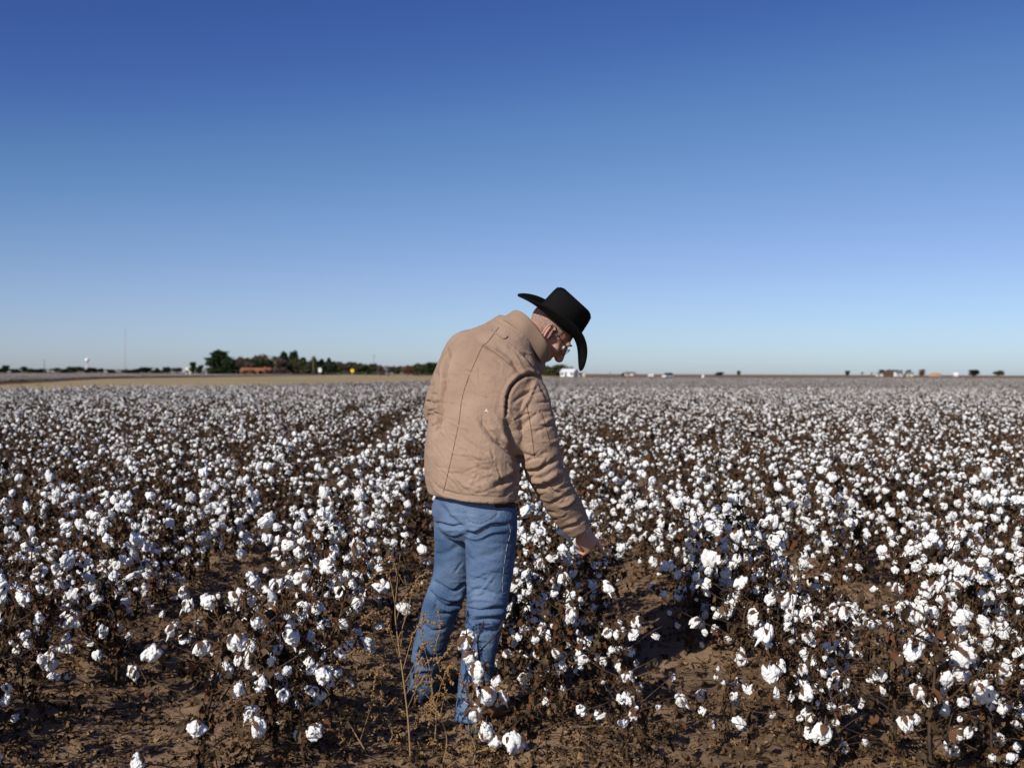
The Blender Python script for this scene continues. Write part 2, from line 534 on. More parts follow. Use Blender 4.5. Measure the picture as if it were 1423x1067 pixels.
rp = random.Random(5)
BOLL = [boll_shape(rp, 4).mesh('boll', M_cotton) for _ in range(14)]
BUR = [bur_shape(rp).mesh('bur', M_bur) for _ in range(6)]
VARI = []
specs = [(27, 150, 0.57), (23, 160, 0.54), (19, 180, 0.52), (30, 140, 0.59), (14, 190, 0.49), (24, 150, 0.56), (20, 170, 0.60), (9, 200, 0.47), (17, 150, 0.42), (29, 140, 0.55), (25, 140, 0.50), (5, 210, 0.50), (21, 160, 0.47), (20, 160, 0.56)]
for nb, nl, h in specs:
    st, lf, bo = plant_shape(rp, nb, nl, h)
    VARI.append((st.mesh('stem', M_stem), lf.mesh('dry_leaves', M_leaf, True), bo, h))

# where plants stand
FIELD_LEFT = lambda y: -22.4 + 0.127 * (y - 50)
FIELD_END = lambda x: 225 + 0.75 * x
sp = []
rs = random.Random(21)
for t in ROWS:
    s = 2.2 + rs.uniform(0, 0.3)
    while s < 62:
        p = row_right * (t + rs.gauss(0, 0.13 if s < 12 else 0.09)) + row_dir * s
        if abs(p.x) < 0.50 * p.y + 2.2 and p.x > FIELD_LEFT(max(p.y, 20)):
            sp.append((p.x, p.y, t))
        s += rs.uniform(0.15, 0.33) if s < 14 else rs.uniform(0.18, 0.34)
for _ in range(480):                       # stragglers sown between the rows
    s = 3.4 + 8.5 * rs.random(); t = rs.uniform(-0.55, 0.55) * (s + 1)
    p = row_right * t + row_dir * s
    if -0.5 < t < 0.15 and s < 9: continue
    if t < -0.5 and rs.random() < 0.3: continue
    sp.append((p.x, p.y, min(ROWS, key=lambda q: abs(q - t)) + 1e-5))
def clear_of(x, y):
    tt = x * row_right.x + y * row_right.y
    if y < (3.5 if abs(tt - 0.1) > 0.45 else 3.95): return True
    if -1.52 < tt < -0.92 and y < 6.6 and vnoise(x * 5, y * 5) < 0.6: return True
    for (u, v, w) in ((652, 1015, 0.30), (640, 1050, 0.33), (585, 968, 0.28), (600, 1050, 0.3), (885, 900, 0.24), (965, 975, 0.30), (1050, 985, 0.22), (330, 838, 0.36), (245, 910, 0.34), (165, 985, 0.30), (80, 1045, 0.26), (1240, 845, 0.26), (1130, 850, 0.2)):
        q = on_ground(u, v)
        if (x - q.x) ** 2 + (y - q.y) ** 2 < w * w: return True
    return False
sp = [p for p in sp if not clear_of(p[0], p[1])]
for (u, v) in ((760, 985), (745, 915), (735, 1046)):
    q = on_ground(u, v); sp.append((q.x, q.y, 0.38))
sp.sort(key=lambda p: p[1] + 0.15 * abs(p[0]))
inview = [p for p in sp if abs(p[0]) < 0.475 * p[1] + 0.35]
near = inview[:300]
nearset = set(near)
rest = [p for p in sp if p not in nearset]

def row_name(t):
    i = ROWS.index(t) - ROWS.index(0.38)
    words = ['nearest ', 'second ', 'third ', 'fourth ', 'fifth ', 'sixth ', 'seventh ', 'eighth ', 'ninth ', 'tenth ', 'eleventh ', 'twelfth ']
    if i >= 0:
        return words[min(i, 11)] + "row right of the man"
    return words[min(-i - 1, 11)] + "row left of the man"
ORD = ['first', 'second', 'third', 'fourth', 'fifth', 'sixth', 'seventh', 'eighth']
count = {}
rl = random.Random(3)
for k, (x, y, t) in enumerate(near):
    stray = t not in ROWS
    if stray: t = min(ROWS, key=lambda q: abs(q - t))
    rn = row_name(t)
    c = count[rn] = count.get(rn, 0) + 1
    vi = rl.randrange(len(VARI))
    stm, lfm, bo, h = VARI[vi]
    sc = rl.uniform(0.86, 1.16)
    if 0 < t < 1 and y < 5.5:              # low leafy plants where the man points
        vi = (4, 7, 11, 8, 12)[rl.randrange(5)]; stm, lfm, bo, h = VARI[vi]; sc = rl.uniform(0.66, 0.84)
    if stray:
        vi = (2, 4, 7, 8, 11, 12, 6)[rl.randrange(7)]; stm, lfm, bo, h = VARI[vi]; sc = rl.uniform(0.55, 0.95)
    size = 'tall' if h * sc > 0.58 else ('low' if h * sc < 0.45 else 'middling')
    load = 'few bolls' if len(bo) < 15 else ('crowded bolls' if len(bo) > 24 else 'open bolls')
    if c <= 8:
        lab = f"{size} cotton plant, {load}, {ORD[c - 1]} from the front, {rn}"
    else:
        lab = f"brown cotton plant with white bolls farther back, {rn}"
    root = thing('cotton_plant', lab, 'cotton plant', (x, y, gz(x, y)), rl.uniform(0, 6.28), 'cotton plants standing in the field rows')
    root.scale = (sc, sc, sc)
    root.rotation_euler = (rl.gauss(0, 0.07), rl.gauss(0, 0.07), rl.uniform(0, 6.28))
    link('stem', stm, root)
    link('dry_leaves', lfm, root)
    for (p, q, s) in bo:
        if y < 7.5 and rl.random() < 0.10: continue
        b = link('boll', BOLL[rl.randrange(len(BOLL))], root)
        b.location = p; b.rotation_mode = 'QUATERNION'; b.rotation_quaternion = q; b.scale = (s * 1.08, s * rl.uniform(0.95, 1.2), s * rl.uniform(1.0, 1.5))
        if k < 75:
            link('bur', BUR[rl.randrange(len(BUR))], b)

# the rest of the field: one object, instanced clumps, fewer faces the farther away
def flat_plant(r, nb, nl, h, bsub, mb, at=Vector((0, 0, 0)), lobes=2, rz=0.0, leafscale=1.0):
    st, lf, bo = plant_shape(r, nb, nl, h, 4, 0, leafscale)
    off = np.array(at)
    mb.add(np.array(st.v) + off, st.f, 0)
    mb.add(np.array(lf.v) + off, lf.f, 1)
    for p, q, s in bo:
        bm_ = boll_shape(r, bsub, lobes)
        v = np.array(bm_.v) * s * 1.0
        v = v @ np.array(q.to_matrix()).T + np.array(p) + off
        mb.add(v, bm_.f, 2)

def clump(name, mb):
    me = mb.mesh(name, [M_stem, M_leaf, M_cotton])
    return bpy.data.objects.new(name, me)

r2 = random.Random(77)
MIDS = []
for k in range(10):
    mb = MB()
    nb = r2.choice([13, 15, 17, 20, 9, 12])
    flat_plant(r2, nb, 130, r2.uniform(0.48, 0.63), 3, mb, lobes=3, leafscale=1.15)
    MIDS.append(clump('cotton_plant_mid', mb))
FARS = []
for k in range(6):
    mb = MB()
    for (tt) in (-0.53, 0.53):
        s = -1.5
        while s < 1.5:
            flat_plant(r2, r2.choice([7, 9, 10, 12]), 60, r2.uniform(0.46, 0.64), 1, mb, Vector((tt + r2.gauss(0, 0.08), s, 0)), lobes=2, leafscale=1.5)
            s += r2.uniform(0.28, 0.5)
    FARS.append(clump('cotton_patch_far', mb))

def scatter(name, pts, families):
    """pts: (x, y, z, rz, scale, family, member); every family of clumps is instanced by a branch of its own"""
    me = bpy.data.meshes.new(name)
    me.from_pydata([p[:3] for p in pts], [], [])
    for an, ty, col in (('turn', 'FLOAT', 3), ('size', 'FLOAT', 4), ('family', 'INT', 5), ('pick', 'INT', 6)):
        a = me.attributes.new(an, ty, 'POINT')
        a.data.foreach_set('value', [p[col] for p in pts])
    o = link(name, me)
    for m in (M_stem, M_leaf, M_cotton):
        me.materials.append(m)
    ng = bpy.data.node_groups.new(name, 'GeometryNodeTree')
    ng.interface.new_socket('Geometry', in_out='INPUT', socket_type='NodeSocketGeometry')
    ng.interface.new_socket('Geometry', in_out='OUTPUT', socket_type='NodeSocketGeometry')
    N, L = ng.nodes, ng.links
    gi, go = N.new('NodeGroupInput'), N.new('NodeGroupOutput')
    def attr(nm, ty):
        n = N.new('GeometryNodeInputNamedAttribute'); n.data_type = ty; n.inputs['Name'].default_value = nm
        return n.outputs['Attribute']
    cx = N.new('ShaderNodeCombineXYZ'); L.new(attr('turn', 'FLOAT'), cx.inputs[2])
    c2 = N.new('ShaderNodeCombineXYZ'); sz = attr('size', 'FLOAT')
    for i in range(3): L.new(sz, c2.inputs[i])
    fa, pk = attr('family', 'INT'), attr('pick', 'INT')
    all_ = N.new('GeometryNodeJoinGeometry')
    for fi, sources in enumerate(families):
        jn = N.new('GeometryNodeJoinGeometry')
        for so in sources:
            oi = N.new('GeometryNodeObjectInfo'); oi.inputs['Object'].default_value = so
            g2 = N.new('GeometryNodeGeometryToInstance')
            L.new(oi.outputs['Geometry'], g2.inputs[0]); L.new(g2.outputs[0], jn.inputs[0])
        eq = N.new('FunctionNodeCompare'); eq.data_type = 'INT'; eq.operation = 'EQUAL'
        L.new(fa, eq.inputs[2]); eq.inputs[3].default_value = fi
        ip = N.new('GeometryNodeInstanceOnPoints')
        L.new(gi.outputs[0], ip.inputs['Points']); L.new(jn.outputs[0], ip.inputs['Instance'])
        L.new(eq.outputs[0], ip.inputs['Selection'])
        ip.inputs['Pick Instance'].default_value = True
        L.new(pk, ip.inputs['Instance Index']); L.new(cx.outputs[0], ip.inputs['Rotation']); L.new(c2.outputs[0], ip.inputs['Scale'])
        L.new(ip.outputs[0], all_.inputs[0])
    L.new(all_.outputs[0], go.inputs[0])
    md = o.modifiers.new('scatter', 'NODES'); md.node_group = ng
    return o

NM = len(MIDS)
pts = [(x, y, gz(x, y), r2.uniform(0, 6.28), r2.uniform(0.86, 1.14), 0, r2.randrange(NM)) for x, y, t in rest]
ti = 0
for t0 in np.arange(-34, 190, 2.16):
    s = 61.5 + r2.uniform(0, 2.6)
    while s < 420:
        p = row_right * (t0 + 0.5) + row_dir * s
        if p.x > FIELD_LEFT(p.y) + 1.0 and abs(p.x) < 0.50 * p.y + 4 and p.y < FIELD_END(p.x):
            pts.append((p.x, p.y, 0.0, -VPX + (math.pi if r2.random() < 0.5 else 0), r2.uniform(0.94, 1.06), 1, r2.randrange(len(FARS))))
        s += 3.0
o = scatter('cotton_field', pts, [MIDS, FARS])
tag(o, 'dense mass of cotton plants with white bolls running back to the horizon', 'cotton field', kind='stuff')
# the next field over, beyond the verge
pts = []
x0 = -330
for y in np.arange(42, 620, 3.0):
    for x in np.arange(-0.50 * y - 6, lft(y) - 2, 2.16):
        if r2.random() < 0.8 and not (168 < y < 176):
            pts.append((x + r2.uniform(-.5, .5), y + r2.uniform(-1, 1), 0.0, -0.02 + (math.pi if r2.random() < 0.5 else 0), r2.uniform(0.9, 1.06), 0, r2.randrange(len(FARS))))
o = scatter('neighbouring_cotton_field', pts, [FARS])
tag(o, 'pale strip of cotton field beyond the tan grass verge far left', 'cotton field', kind='stuff')

# fallen leaves, twigs and lint on the soil between the rows
lt = MB()
rr = random.Random(9)
n = 0
while n < 46000:
    y = 3.3 + 8.5 * rr.random() ** 1.5
    x = rr.uniform(-0.5, 0.5) * (y + 0.6)
    tt = x * row_right.x + y * row_right.y
    if vnoise(x * 1.7, y * 1.7, 4.2) + rr.uniform(-0.9, 0.9) + 0.25 + 0.9 * math.exp(-(min(abs(tt - q) for q in ROWS[52:70]) / 0.3) ** 2) < 0.1: continue
    z = gz(x, y)
    a = rr.uniform(0, 6.28)
    o_ = Vector((math.cos(a), math.sin(a), rr.uniform(-0.1, 0.9)))
    leaf_into(lt, rr, Vector((x, y, z + 0.008)), o_, rr.uniform(0.007, 0.030))
    n += 1
tag(lt.build('leaf_litter', M_litter, smooth=False), 'scattered dry brown leaf litter lying on the bare soil', 'leaf litter', kind='stuff')
tw = MB()
for _ in range(3200):
    y = 3.3 + 7 * rr.random() ** 1.5; x = rr.uniform(-0.5, 0.5) * (y + 0.6); z = gz(x, y) + 0.006
    a = rr.uniform(0, 6.28); l = rr.uniform(0.03, 0.16)
    tw.tube([(x, y, z), (x + math.cos(a) * l / 2, y + math.sin(a) * l / 2, z + rr.uniform(0, 0.02)), (x + math.cos(a + .2) * l, y + math.sin(a + .2) * l, z + rr.uniform(0, 0.03))], [0.0022, 0.002, 0.001], 4)
tag(tw.build('twig_litter', M_stem), 'broken dark cotton twigs scattered on the soil', 'twigs', kind='stuff')

# ------------------------------------------------------------------ the man
base = on_ground(640, 1000)
man = thing('person', 'man in tan jacket, blue jeans and black cowboy hat stooping to point at cotton', 'person', (base.x, base.y, 0))
inv = Matrix.Translation(-man.location)
def place(me, name, mats, parent=man):
    """world-space mesh -> part of the man"""
    for m in (mats if isinstance(mats, (list, tuple)) else [mats]):
        me.materials.append(m)
    if parent is man: me.transform(inv)
    else: me.transform(inv)
    return link(name, me, parent)
def place_mb(mb, name, mats, parent=man, smooth=True):
    me = mb.mesh(name, [], smooth)
    return place(me, name, mats, parent)

def ring(c, ax1, ax2, a, b, n=40, p=2.3):
    th = np.linspace(0, 2 * np.pi, n, endpoint=False)
    ca, sa = np.cos(th), np.sin(th)
    x = np.sign(ca) * np.abs(ca) ** (2 / p) * a
    y = np.sign(sa) * np.abs(sa) ** (2 / p) * b
    return np.array(c) + x[:, None] * np.array(ax1) + y[:, None] * np.array(ax2)

def project(co):
    d = co - np.array(CAM)
    z = d @ np.array(c_f)
    return PW / 2 + FP * (d @ np.array(c_r)) / z, PH / 2 - FP * (d @ np.array(c_u)) / z

def folds(me, lines):
    """press creases (amp < 0) and ridges (amp > 0) into cloth along traced lines on the side that faces the camera"""
    co, no = co_of(me), no_of(me)
    u, v = project(co)
    d = np.array(CAM) - co
    d /= np.linalg.norm(d, axis=1)[:, None]
    face = np.clip(((no * d).sum(1) + 0.05) * 4, 0, 1)
    disp = np.zeros(len(co))
    for pl, w, amp in lines:
        P = catmull(np.array(pl, float), 6)
        seg = np.linalg.norm(np.diff(P, axis=0), axis=1); cum = np.concatenate([[0], np.cumsum(seg)])
        best = np.full(len(co), 1e9); bt = np.zeros(len(co)); sd = np.zeros(len(co))
        box = (u > P[:, 0].min() - 4 * w) & (u < P[:, 0].max() + 4 * w) & (v > P[:, 1].min() - 4 * w) & (v < P[:, 1].max() + 4 * w)
        idx = np.nonzero(box)[0]
        if not len(idx): continue
        uu, vv = u[idx], v[idx]
        bb, tt = best[idx], bt[idx]
        w = w * 0.82
        for i in range(len(P) - 1):
            a, b = P[i], P[i + 1]
            ab = b - a; L2 = ab @ ab + 1e-9
            t = np.clip(((uu - a[0]) * ab[0] + (vv - a[1]) * ab[1]) / L2, 0, 1)
            ds = np.hypot(uu - a[0] - t * ab[0], vv - a[1] - t * ab[1])
            m = ds < bb
            bb[m] = ds[m]; tt[m] = (cum[i] + t[m] * seg[i]) / cum[-1]
        q = (bb / w) ** 2
        ends = np.clip(np.minimum(tt, 1 - tt) * 5 + 0.15, 0, 1)
        disp[idx] += 1.45 * amp * ends * (1 - 0.9 * q) * np.exp(-q)
    set_co(me, co + no * (disp * face)[:, None])

def rumple(me, amp, freq, stretch, mask=None, seed=0.0):
    co, no = co_of(me), no_of(me)
    q = co * np.array(stretch) * freq + seed
    n_ = vnoise(q[:, 0] + 0.9 * vnoise(q[:, 2] * 0.7, q[:, 1] * 0.7), q[:, 1], q[:, 2])
    n_ = 1 - 2.2 * np.abs(n_)            # ridged
    m = 1.0 if mask is None else mask(co)
    set_co(me, co + no * (amp * n_ * m)[:, None])

# joints, from where they stand in the photograph
shL, shR = px(650, 484, 4.72), px(733, 546, 4.50)
elR, wrR = px(758, 655, 4.52), px(806, 738, 4.66)
elL, wrL = px(611, 577, 4.83), px(668, 618, 5.00)
hip_r = Vector((0.73, -0.68, 0)); hip_f = Vector((0.68, 0.73, 0))
sh_r = (shR - shL).normalized()
def frame(c0, c1, lat):
    t = (c1 - c0).normalized()
    a = (lat - t * lat.dot(t)).normalized()
    return a, t.cross(a).normalized()
def lat_at(q):
    return hip_r.lerp(sh_r, q).normalized()
spec_j = [  # centre u, v, d, half width, half depth, lateral blend
    (657, 689, 4.50, 0.196, 0.140, 0.08), (656, 668, 4.50, 0.204, 0.150, 0.1), (656, 640, 4.51, 0.208, 0.155, 0.15),
    (661, 605, 4.53, 0.212, 0.158, 0.3), (668, 570, 4.56, 0.222, 0.160, 0.5), (676, 540, 4.58, 0.228, 0.158, 0.7),
    (684, 514, 4.60, 0.226, 0.150, 0.9), (694, 492, 4.62, 0.192, 0.128, 1.0), (707, 475, 4.64, 0.128, 0.104, 0.9), (718, 460, 4.66, 0.095, 0.095, 0.8)]
cs = [px(a, b, c) for a, b, c, *_ in spec_j]
def torso(k, lo=0, hi=99):
    R_ = []
    for i, (u, v, d, hw, hd, q) in enumerate(spec_j):
        if not lo <= i <= hi: continue
        a, b = frame(cs[max(0, i - 1)], cs[min(len(cs) - 1, i + 1)], lat_at(q))
        if i == 0: a, b = hip_r.copy(), hip_f.copy(); a = (a + Vector((0, 0, -0.05))).normalized()
        R_.append(ring(cs[i], a, b, hw * k, hd * k))
    D = np.array(R_)
    n = D.shape[1]
    sm = catmull(D.reshape(len(D), -1), 4)
    return loft(list(sm.reshape(len(sm), n, 3)))
def J(rows):
    return [px(a, b, c) for a, b, c, _ in rows], [r for *_, r in rows]
sleeveR = [(716, 528, 4.53, .070), (730, 548, 4.50, .086), (739, 582, 4.49, .087), (748, 620, 4.50, .084), (757, 652, 4.52, .078), (775, 688, 4.57, .072), (791, 714, 4.62, .066), (803, 734, 4.65, .057)]
sleeveL = [(668, 480, 4.70, .075), (648, 488, 4.73, .084), (632, 515, 4.76, .082), (619, 548, 4.80, .076), (613, 573, 4.83, .073), (626, 594, 4.91, .070), (648, 610, 4.97, .064), (668, 620, 5.0, .058)]

# --- body: one continuous surface, head to ankles, with the pointing hand
head_m = Matrix.Rotation(rad(-70), 4, 'Z') @ Matrix.Rotation(rad(-52), 4, 'X') @ Matrix.Rotation(rad(13), 4, 'Y')
ear_w = px(762, 464, 4.675)
head_m = head_m @ Matrix.Scale(1.11, 4)
head_o = ear_w - head_m @ Vector((0.078, -0.006, 0.0))
head_m = Matrix.Translation(head_o) @ head_m
def HP(x, y, z): return head_m @ Vector((x, y, z))
def hell(c, r, rot=None, sub=3):
    m = head_m.to_3x3() @ (rot.to_3x3() if rot else Matrix.Identity(3))     # head_m carries the scale
    return ellipsoid(HP(*c), r, m, sub)
def hcap(a, b, ra, rb, n=12):
    A, B = HP(*a), HP(*b); t = (B - A).normalized()
    return tube([A - t * ra * 0.9, A - t * ra * .5, A, B, B + t * rb * .5, B + t * rb * 0.9], [ra * .4, ra * .86, ra, rb, rb * .86, rb * .4], n)
headparts = [hell((0, -0.004, 0.040), (0.074, 0.093, 0.078)), hell((0, 0.030, -0.012), (0.064, 0.066, 0.085)), hell((0, 0.035, -0.062), (0.054, 0.055, 0.040)),
             hell((0, 0.076, -0.088), (0.024, 0.020, 0.019)), hcap((0, 0.090, 0.036), (0, 0.118, -0.012), 0.010, 0.014), hell((0, 0.111, -0.017), (0.019, 0.017, 0.013)),
             hcap((-0.036, 0.080, 0.042), (0.036, 0.080, 0.042), 0.014, 0.014), hell((0.044, 0.058, -0.008), (0.024, 0.024, 0.022)), hell((-0.044, 0.058, -0.008), (0.024, 0.024, 0.022)),
             hcap((-0.020, 0.088, -0.044), (0.020, 0.088, -0.044), 0.008, 0.008), hcap((-0.018, 0.087, -0.056), (0.018, 0.087, -0.056), 0.008, 0.008),
             hell((0.052, 0.005, -0.055), (0.018, 0.03, 0.03)), hell((-0.052, 0.005, -0.055), (0.018, 0.03, 0.03))]
for s in (1, -1):
    et = Matrix.Rotation(rad(22), 3, 'X')
    headparts.append(hell((s * 0.078, -0.010, 0.0), (0.006, 0.017, 0.029), et @ Matrix.Rotation(s * -0.35, 3, 'Z')))
    rim = []
    for a in np.linspace(-0.9, 3.4, 14):
        q = et @ Vector((0, -0.022 * math.sin(a), 0.002 + 0.034 * math.cos(a)))
        rim.append(HP(s * (0.080 + 0.016 * max(0, math.sin(a))), -0.008 + q.y, q.z))
    headparts.append(tube(rim, [0.0055] * 14, 8))
    headparts.append(hell((s * 0.080, 0.002, -0.028), (0.006, 0.008, 0.010)))
neck_a = px(722, 466, 4.66)
neckparts = [tube([neck_a - (HP(0, -0.03, -0.05) - neck_a) * 0.6, neck_a, HP(0, -0.028, -0.045), HP(0, -0.012, 0.01)], [0.075, 0.066, 0.062, 0.058], 20, 3)]

# the right hand: forefinger pointing down at a boll, the others curled
h_d = (px(831, 771, 4.735) - wrR).normalized()                  # along the fingers
h_r = Vector((0.62, 0.50, 0.42)); h_r = (h_r - h_d * h_r.dot(h_d)).normalized()    # towards the thumb
h_p = h_d.cross(h_r).normalized()
if h_p.y < 0: h_p = -h_p                                         # the palm faces away from the camera
def HH(a, b, c): return wrR + (h_d * a + h_r * b + h_p * c) * 1.1
hand = [tube([HH(-0.06, 0, 0), HH(0.0, 0, 0), HH(0.02, 0, 0), HH(0.055, 0.002, 0), HH(0.088, 0.002, 0), HH(0.098, 0.002, 0)],
             [(0.030, 0.024), (0.029, 0.021), (0.033, 0.020), (0.041, 0.017), (0.041, 0.014), (0.036, 0.010)], 20, 3, side=h_r),
        ellipsoid(HH(0.035, 0.022, 0.010), (0.022, 0.016, 0.030), Matrix((h_r, h_p, h_d)).transposed()),
        ellipsoid(HH(0.040, -0.026, 0.008), (0.014, 0.014, 0.032), Matrix((h_r, h_p, h_d)).transposed())]
def finger(b0, lens, bends, r0, splay):
    p = HH(0.088, b0, 0.0); ang = 0.0; P, Rr = [HH(0.070, b0 * 0.95, 0)], [r0 * 1.05]
    P.append(p); Rr.append(r0 * 1.1)
    for i, (l, bd) in enumerate(zip(lens, bends)):
        ang += bd
        dr = (h_d * math.cos(ang) + h_p * math.sin(ang) + h_r * splay).normalized()
        P.append(p + dr * l * 0.5); Rr.append(r0 * (0.94 - 0.1 * i))
        p = p + dr * l
        P.append(p); Rr.append(r0 * ((1.0 - 0.1 * i) if i < 2 else 0.55))
    P.append(p + dr * 0.003); Rr.append(r0 * 0.2)
    return tube(P, Rr, 12, 3, side=h_r)
hand += [finger(0.030, (0.049, 0.029, 0.025), (0.10, 0.16, 0.12), 0.0102, 0.02), finger(0.010, (0.050, 0.030, 0.024), (0.85, 0.95, 0.5), 0.0090, 0.0),
         finger(-0.010, (0.046, 0.028, 0.023), (1.05, 1.1, 0.6), 0.0086, -0.03), finger(-0.029, (0.037, 0.022, 0.020), (1.0, 1.0, 0.6), 0.0076, -0.08)]
tp = [HH(0.020, 0.026, 0.008), HH(0.045, 0.044, 0.020), HH(0.070, 0.050, 0.034), HH(0.092, 0.044, 0.046), HH(0.098, 0.042, 0.049)]
hand.append(tube(tp, [0.016, 0.0125, 0.0105, 0.0085, 0.003], 12, 3))

legR_j = [(684, 705, 4.47, .100), (682, 742, 4.46, .104), (680, 800, 4.45, .091), (675, 850, 4.43, .077), (667, 900, 4.41, .068), (660, 950, 4.39, .065), (657, 985, 4.375, .067), (656, 1001, 4.37, .070)]
legL_j = [(634, 705, 4.60, .095), (634, 750, 4.61, .090), (629, 800, 4.63, .081), (613, 843, 4.66, .075), (597, 900, 4.72, .068), (589, 940, 4.76, .061), (586, 962, 4.78, .062)]
shrink = lambda rows, k: [(a, b, c, r * k) for a, b, c, r in rows]
body_shapes = [torso(0.78, 2), tube(*J(shrink(sleeveR, .62)), 16, 3), tube([elR, wrR, HH(0.01, 0, 0)], [0.042, 0.029, 0.028], 16, 2), tube(*J(shrink(sleeveL, .62)), 16, 3),
               tube(*J(shrink(legR_j, .80)), 20, 3), tube(*J(shrink(legL_j, .80)), 20, 3), ellipsoid(px(660, 695, 4.54), (0.12, 0.10, 0.15)),
               ellipsoid(px(672, 622, 5.02), (0.04, 0.04, 0.035))] + headparts + neckparts + hand
place(fuse(body_shapes, 0.0036, 4, 'body'), 'body', M_skin)

# --- jacket
jk = fuse([torso(1.0), tube(*J(sleeveR), 28, 4), tube(*J(sleeveL), 28, 4), ellipsoid(px(742, 508, 4.66), (0.046, 0.05, 0.06))], 0.0050, 4, 'jacket')
folds(jk, [
    ([(704, 578), (705, 552), (714, 534), (727, 524), (741, 521), (756, 528)], 3.6, -0.017), ([(699, 580), (700, 550), (711, 529), (727, 517), (743, 514)], 4, 0.006),      # armhole seam
    ([(704, 580), (714, 610), (721, 640), (722, 672)], 10, -0.024),
    ([(665, 577), (676, 594), (693, 614), (719, 632)], 8, -0.012),
    ([(690, 600), (703, 622), (721, 642)], 6, -0.007),
    ([(636, 602), (655, 618), (679, 630)], 7, -0.0045), ([(640, 630), (660, 634), (682, 638)], 7, 0.005),
    ([(662, 648), (672, 653), (684, 653)], 4, -0.006), ([(686, 676), (704, 668), (728, 655)], 7, -0.015), ([(628, 655), (650, 662), (676, 668)], 8, -0.003),
    ([(700, 690), (712, 676), (724, 664)], 5, -0.005),
    ([(640, 500), (655, 540), (668, 560)], 9, -0.003), ([(655, 465), (680, 480), (700, 486)], 8, -0.003), ([(690, 480), (712, 500), (722, 522)], 6, -0.005),
    ([(706, 505), (725, 508), (742, 516)], 6, -0.005), ([(728, 490), (742, 508), (752, 522)], 5, -0.006),
    ([(712, 560), (728, 548), (746, 540)], 4, -0.006), ([(722, 575), (736, 552), (744, 530)], 4, 0.006), ([(748, 532), (756, 545), (762, 560)], 4, -0.005),
    ([(716, 602), (730, 588), (748, 572)], 6, -0.004), ([(742, 600), (758, 594), (770, 586)], 5, -0.005), ([(724, 628), (742, 634), (764, 628)], 5, -0.005),
    ([(728, 655), (745, 654), (762, 645), (778, 634)], 5, -0.011), ([(736, 668), (756, 668), (776, 655)], 5, 0.007), ([(744, 680), (764, 676), (783, 662)], 5, -0.010),
    ([(752, 664), (768, 682), (782, 686)], 4, -0.007), ([(764, 700), (782, 692), (796, 680)], 5, -0.006), ([(776, 704), (788, 700), (799, 690)], 3.5, 0.006), ([(784, 708), (794, 702), (800, 694)], 3.5, -0.008),
    ([(780, 735), (796, 730), (815, 718)], 4, -0.006), ([(788, 726), (802, 722)], 4, 0.004),
    ([(590, 556), (600, 560), (614, 559)], 4, -0.009), ([(594, 570), (606, 566), (614, 570)], 3.5, 0.006), ([(594, 578), (606, 576), (614, 582)], 4, -0.009),
    ([(606, 516), (612, 535), (608, 550)], 5, -0.005), ([(624, 488), (618, 520), (616, 560), (607, 604)], 5, -0.022), ([(622, 484), (616, 515), (613, 550), (609, 580), (604, 606)], 2.6, -0.010),
    ([(600, 672), (612, 686), (640, 694), (680, 697), (716, 697)], 3.5, 0.003), ([(600, 665), (613, 679), (640, 687), (680, 690), (716, 690)], 2.5, -0.003)])
def crinkle(me, seed, n, box, ln, slope, w, amp):
    r = random.Random(seed); ls = []
    for _ in range(n):
        u, v = r.uniform(box[0], box[2]), r.uniform(box[1], box[3])
        a = slope + r.gauss(0, 0.45); l = r.uniform(*ln)
        ls.append(([(u, v), (u + math.cos(a) * l / 2, v + math.sin(a) * l / 2 + r.uniform(-2, 2)), (u + math.cos(a) * l, v + math.sin(a) * l)], r.uniform(*w), r.choice((-1, -1, 1)) * r.uniform(*amp)))
    folds(me, ls)
crinkle(jk, 1, 85, (600, 470, 715, 680), (14, 40), 0.75, (1.9, 3.4), (0.0010, 0.0028))
crinkle(jk, 2, 26, (640, 640, 715, 690), (16, 44), -0.15, (2.6, 4.0), (0.001, 0.003))
crinkle(jk, 3, 46, (712, 545, 800, 725), (12, 34), -0.35, (2.4, 4.0), (0.0015, 0.0045))
crinkle(jk, 4, 12, (588, 530, 612, 595), (8, 18), 0.1, (2.4, 3.5), (0.002, 0.004))
rumple(jk, 0.0024, 8, (1, 1, 1.7), seed=3.1)
rumple(jk, 0.0016, 21, (1, 1, 1.3), seed=8.1)
jacket = place(jk, 'jacket', M_tan)
jk_bvh = BVHTree.FromObject(jacket, bpy.context.evaluated_depsgraph_get())

def on_cloth(bvh, pl, lift=0.001, n=40):
    """a traced line laid on the cloth itself"""
    P = catmull(np.array(pl, float), max(2, n // max(1, len(pl) - 1)))
    out, off = [], Vector(man.location)
    for u, v in P:
        dr = (px(u, v, 1.0) - CAM).normalized()
        hit = bvh.ray_cast(CAM - off, dr)
        if hit[0] is not None:
            out.append(hit[0] + hit[1] * lift)
    return out
def seam(bvh, lines, name, m, parent, r=0.0016, lift=0.0006, dash=None):
    mb = MB()
    for pl in lines:
        P = on_cloth(bvh, pl, lift, 60)
        if len(P) < 3: continue
        if dash:
            for i in range(0, len(P) - dash, dash + 1):
                mb.tube(P[i:i + dash], [r] * len(P[i:i + dash]), 5)
        else:
            mb.tube(P, [r] * len(P), 5)
    me = mb.mesh(name, m)
    return link(name, me, parent)
seam(jk_bvh, [[(671, 480), (664, 495), (651, 525), (642, 555), (638, 585), (630, 625), (622, 660), (616, 684)],
              [(731, 560), (737, 590), (743, 636)], [(753, 574), (760, 600), (766, 624)], [(693, 455), (678, 475), (671, 480)],
              [(671, 480), (690, 492), (712, 510), (726, 523)]], 'seam', M_seam, jacket, 0.0014, 0.0009)
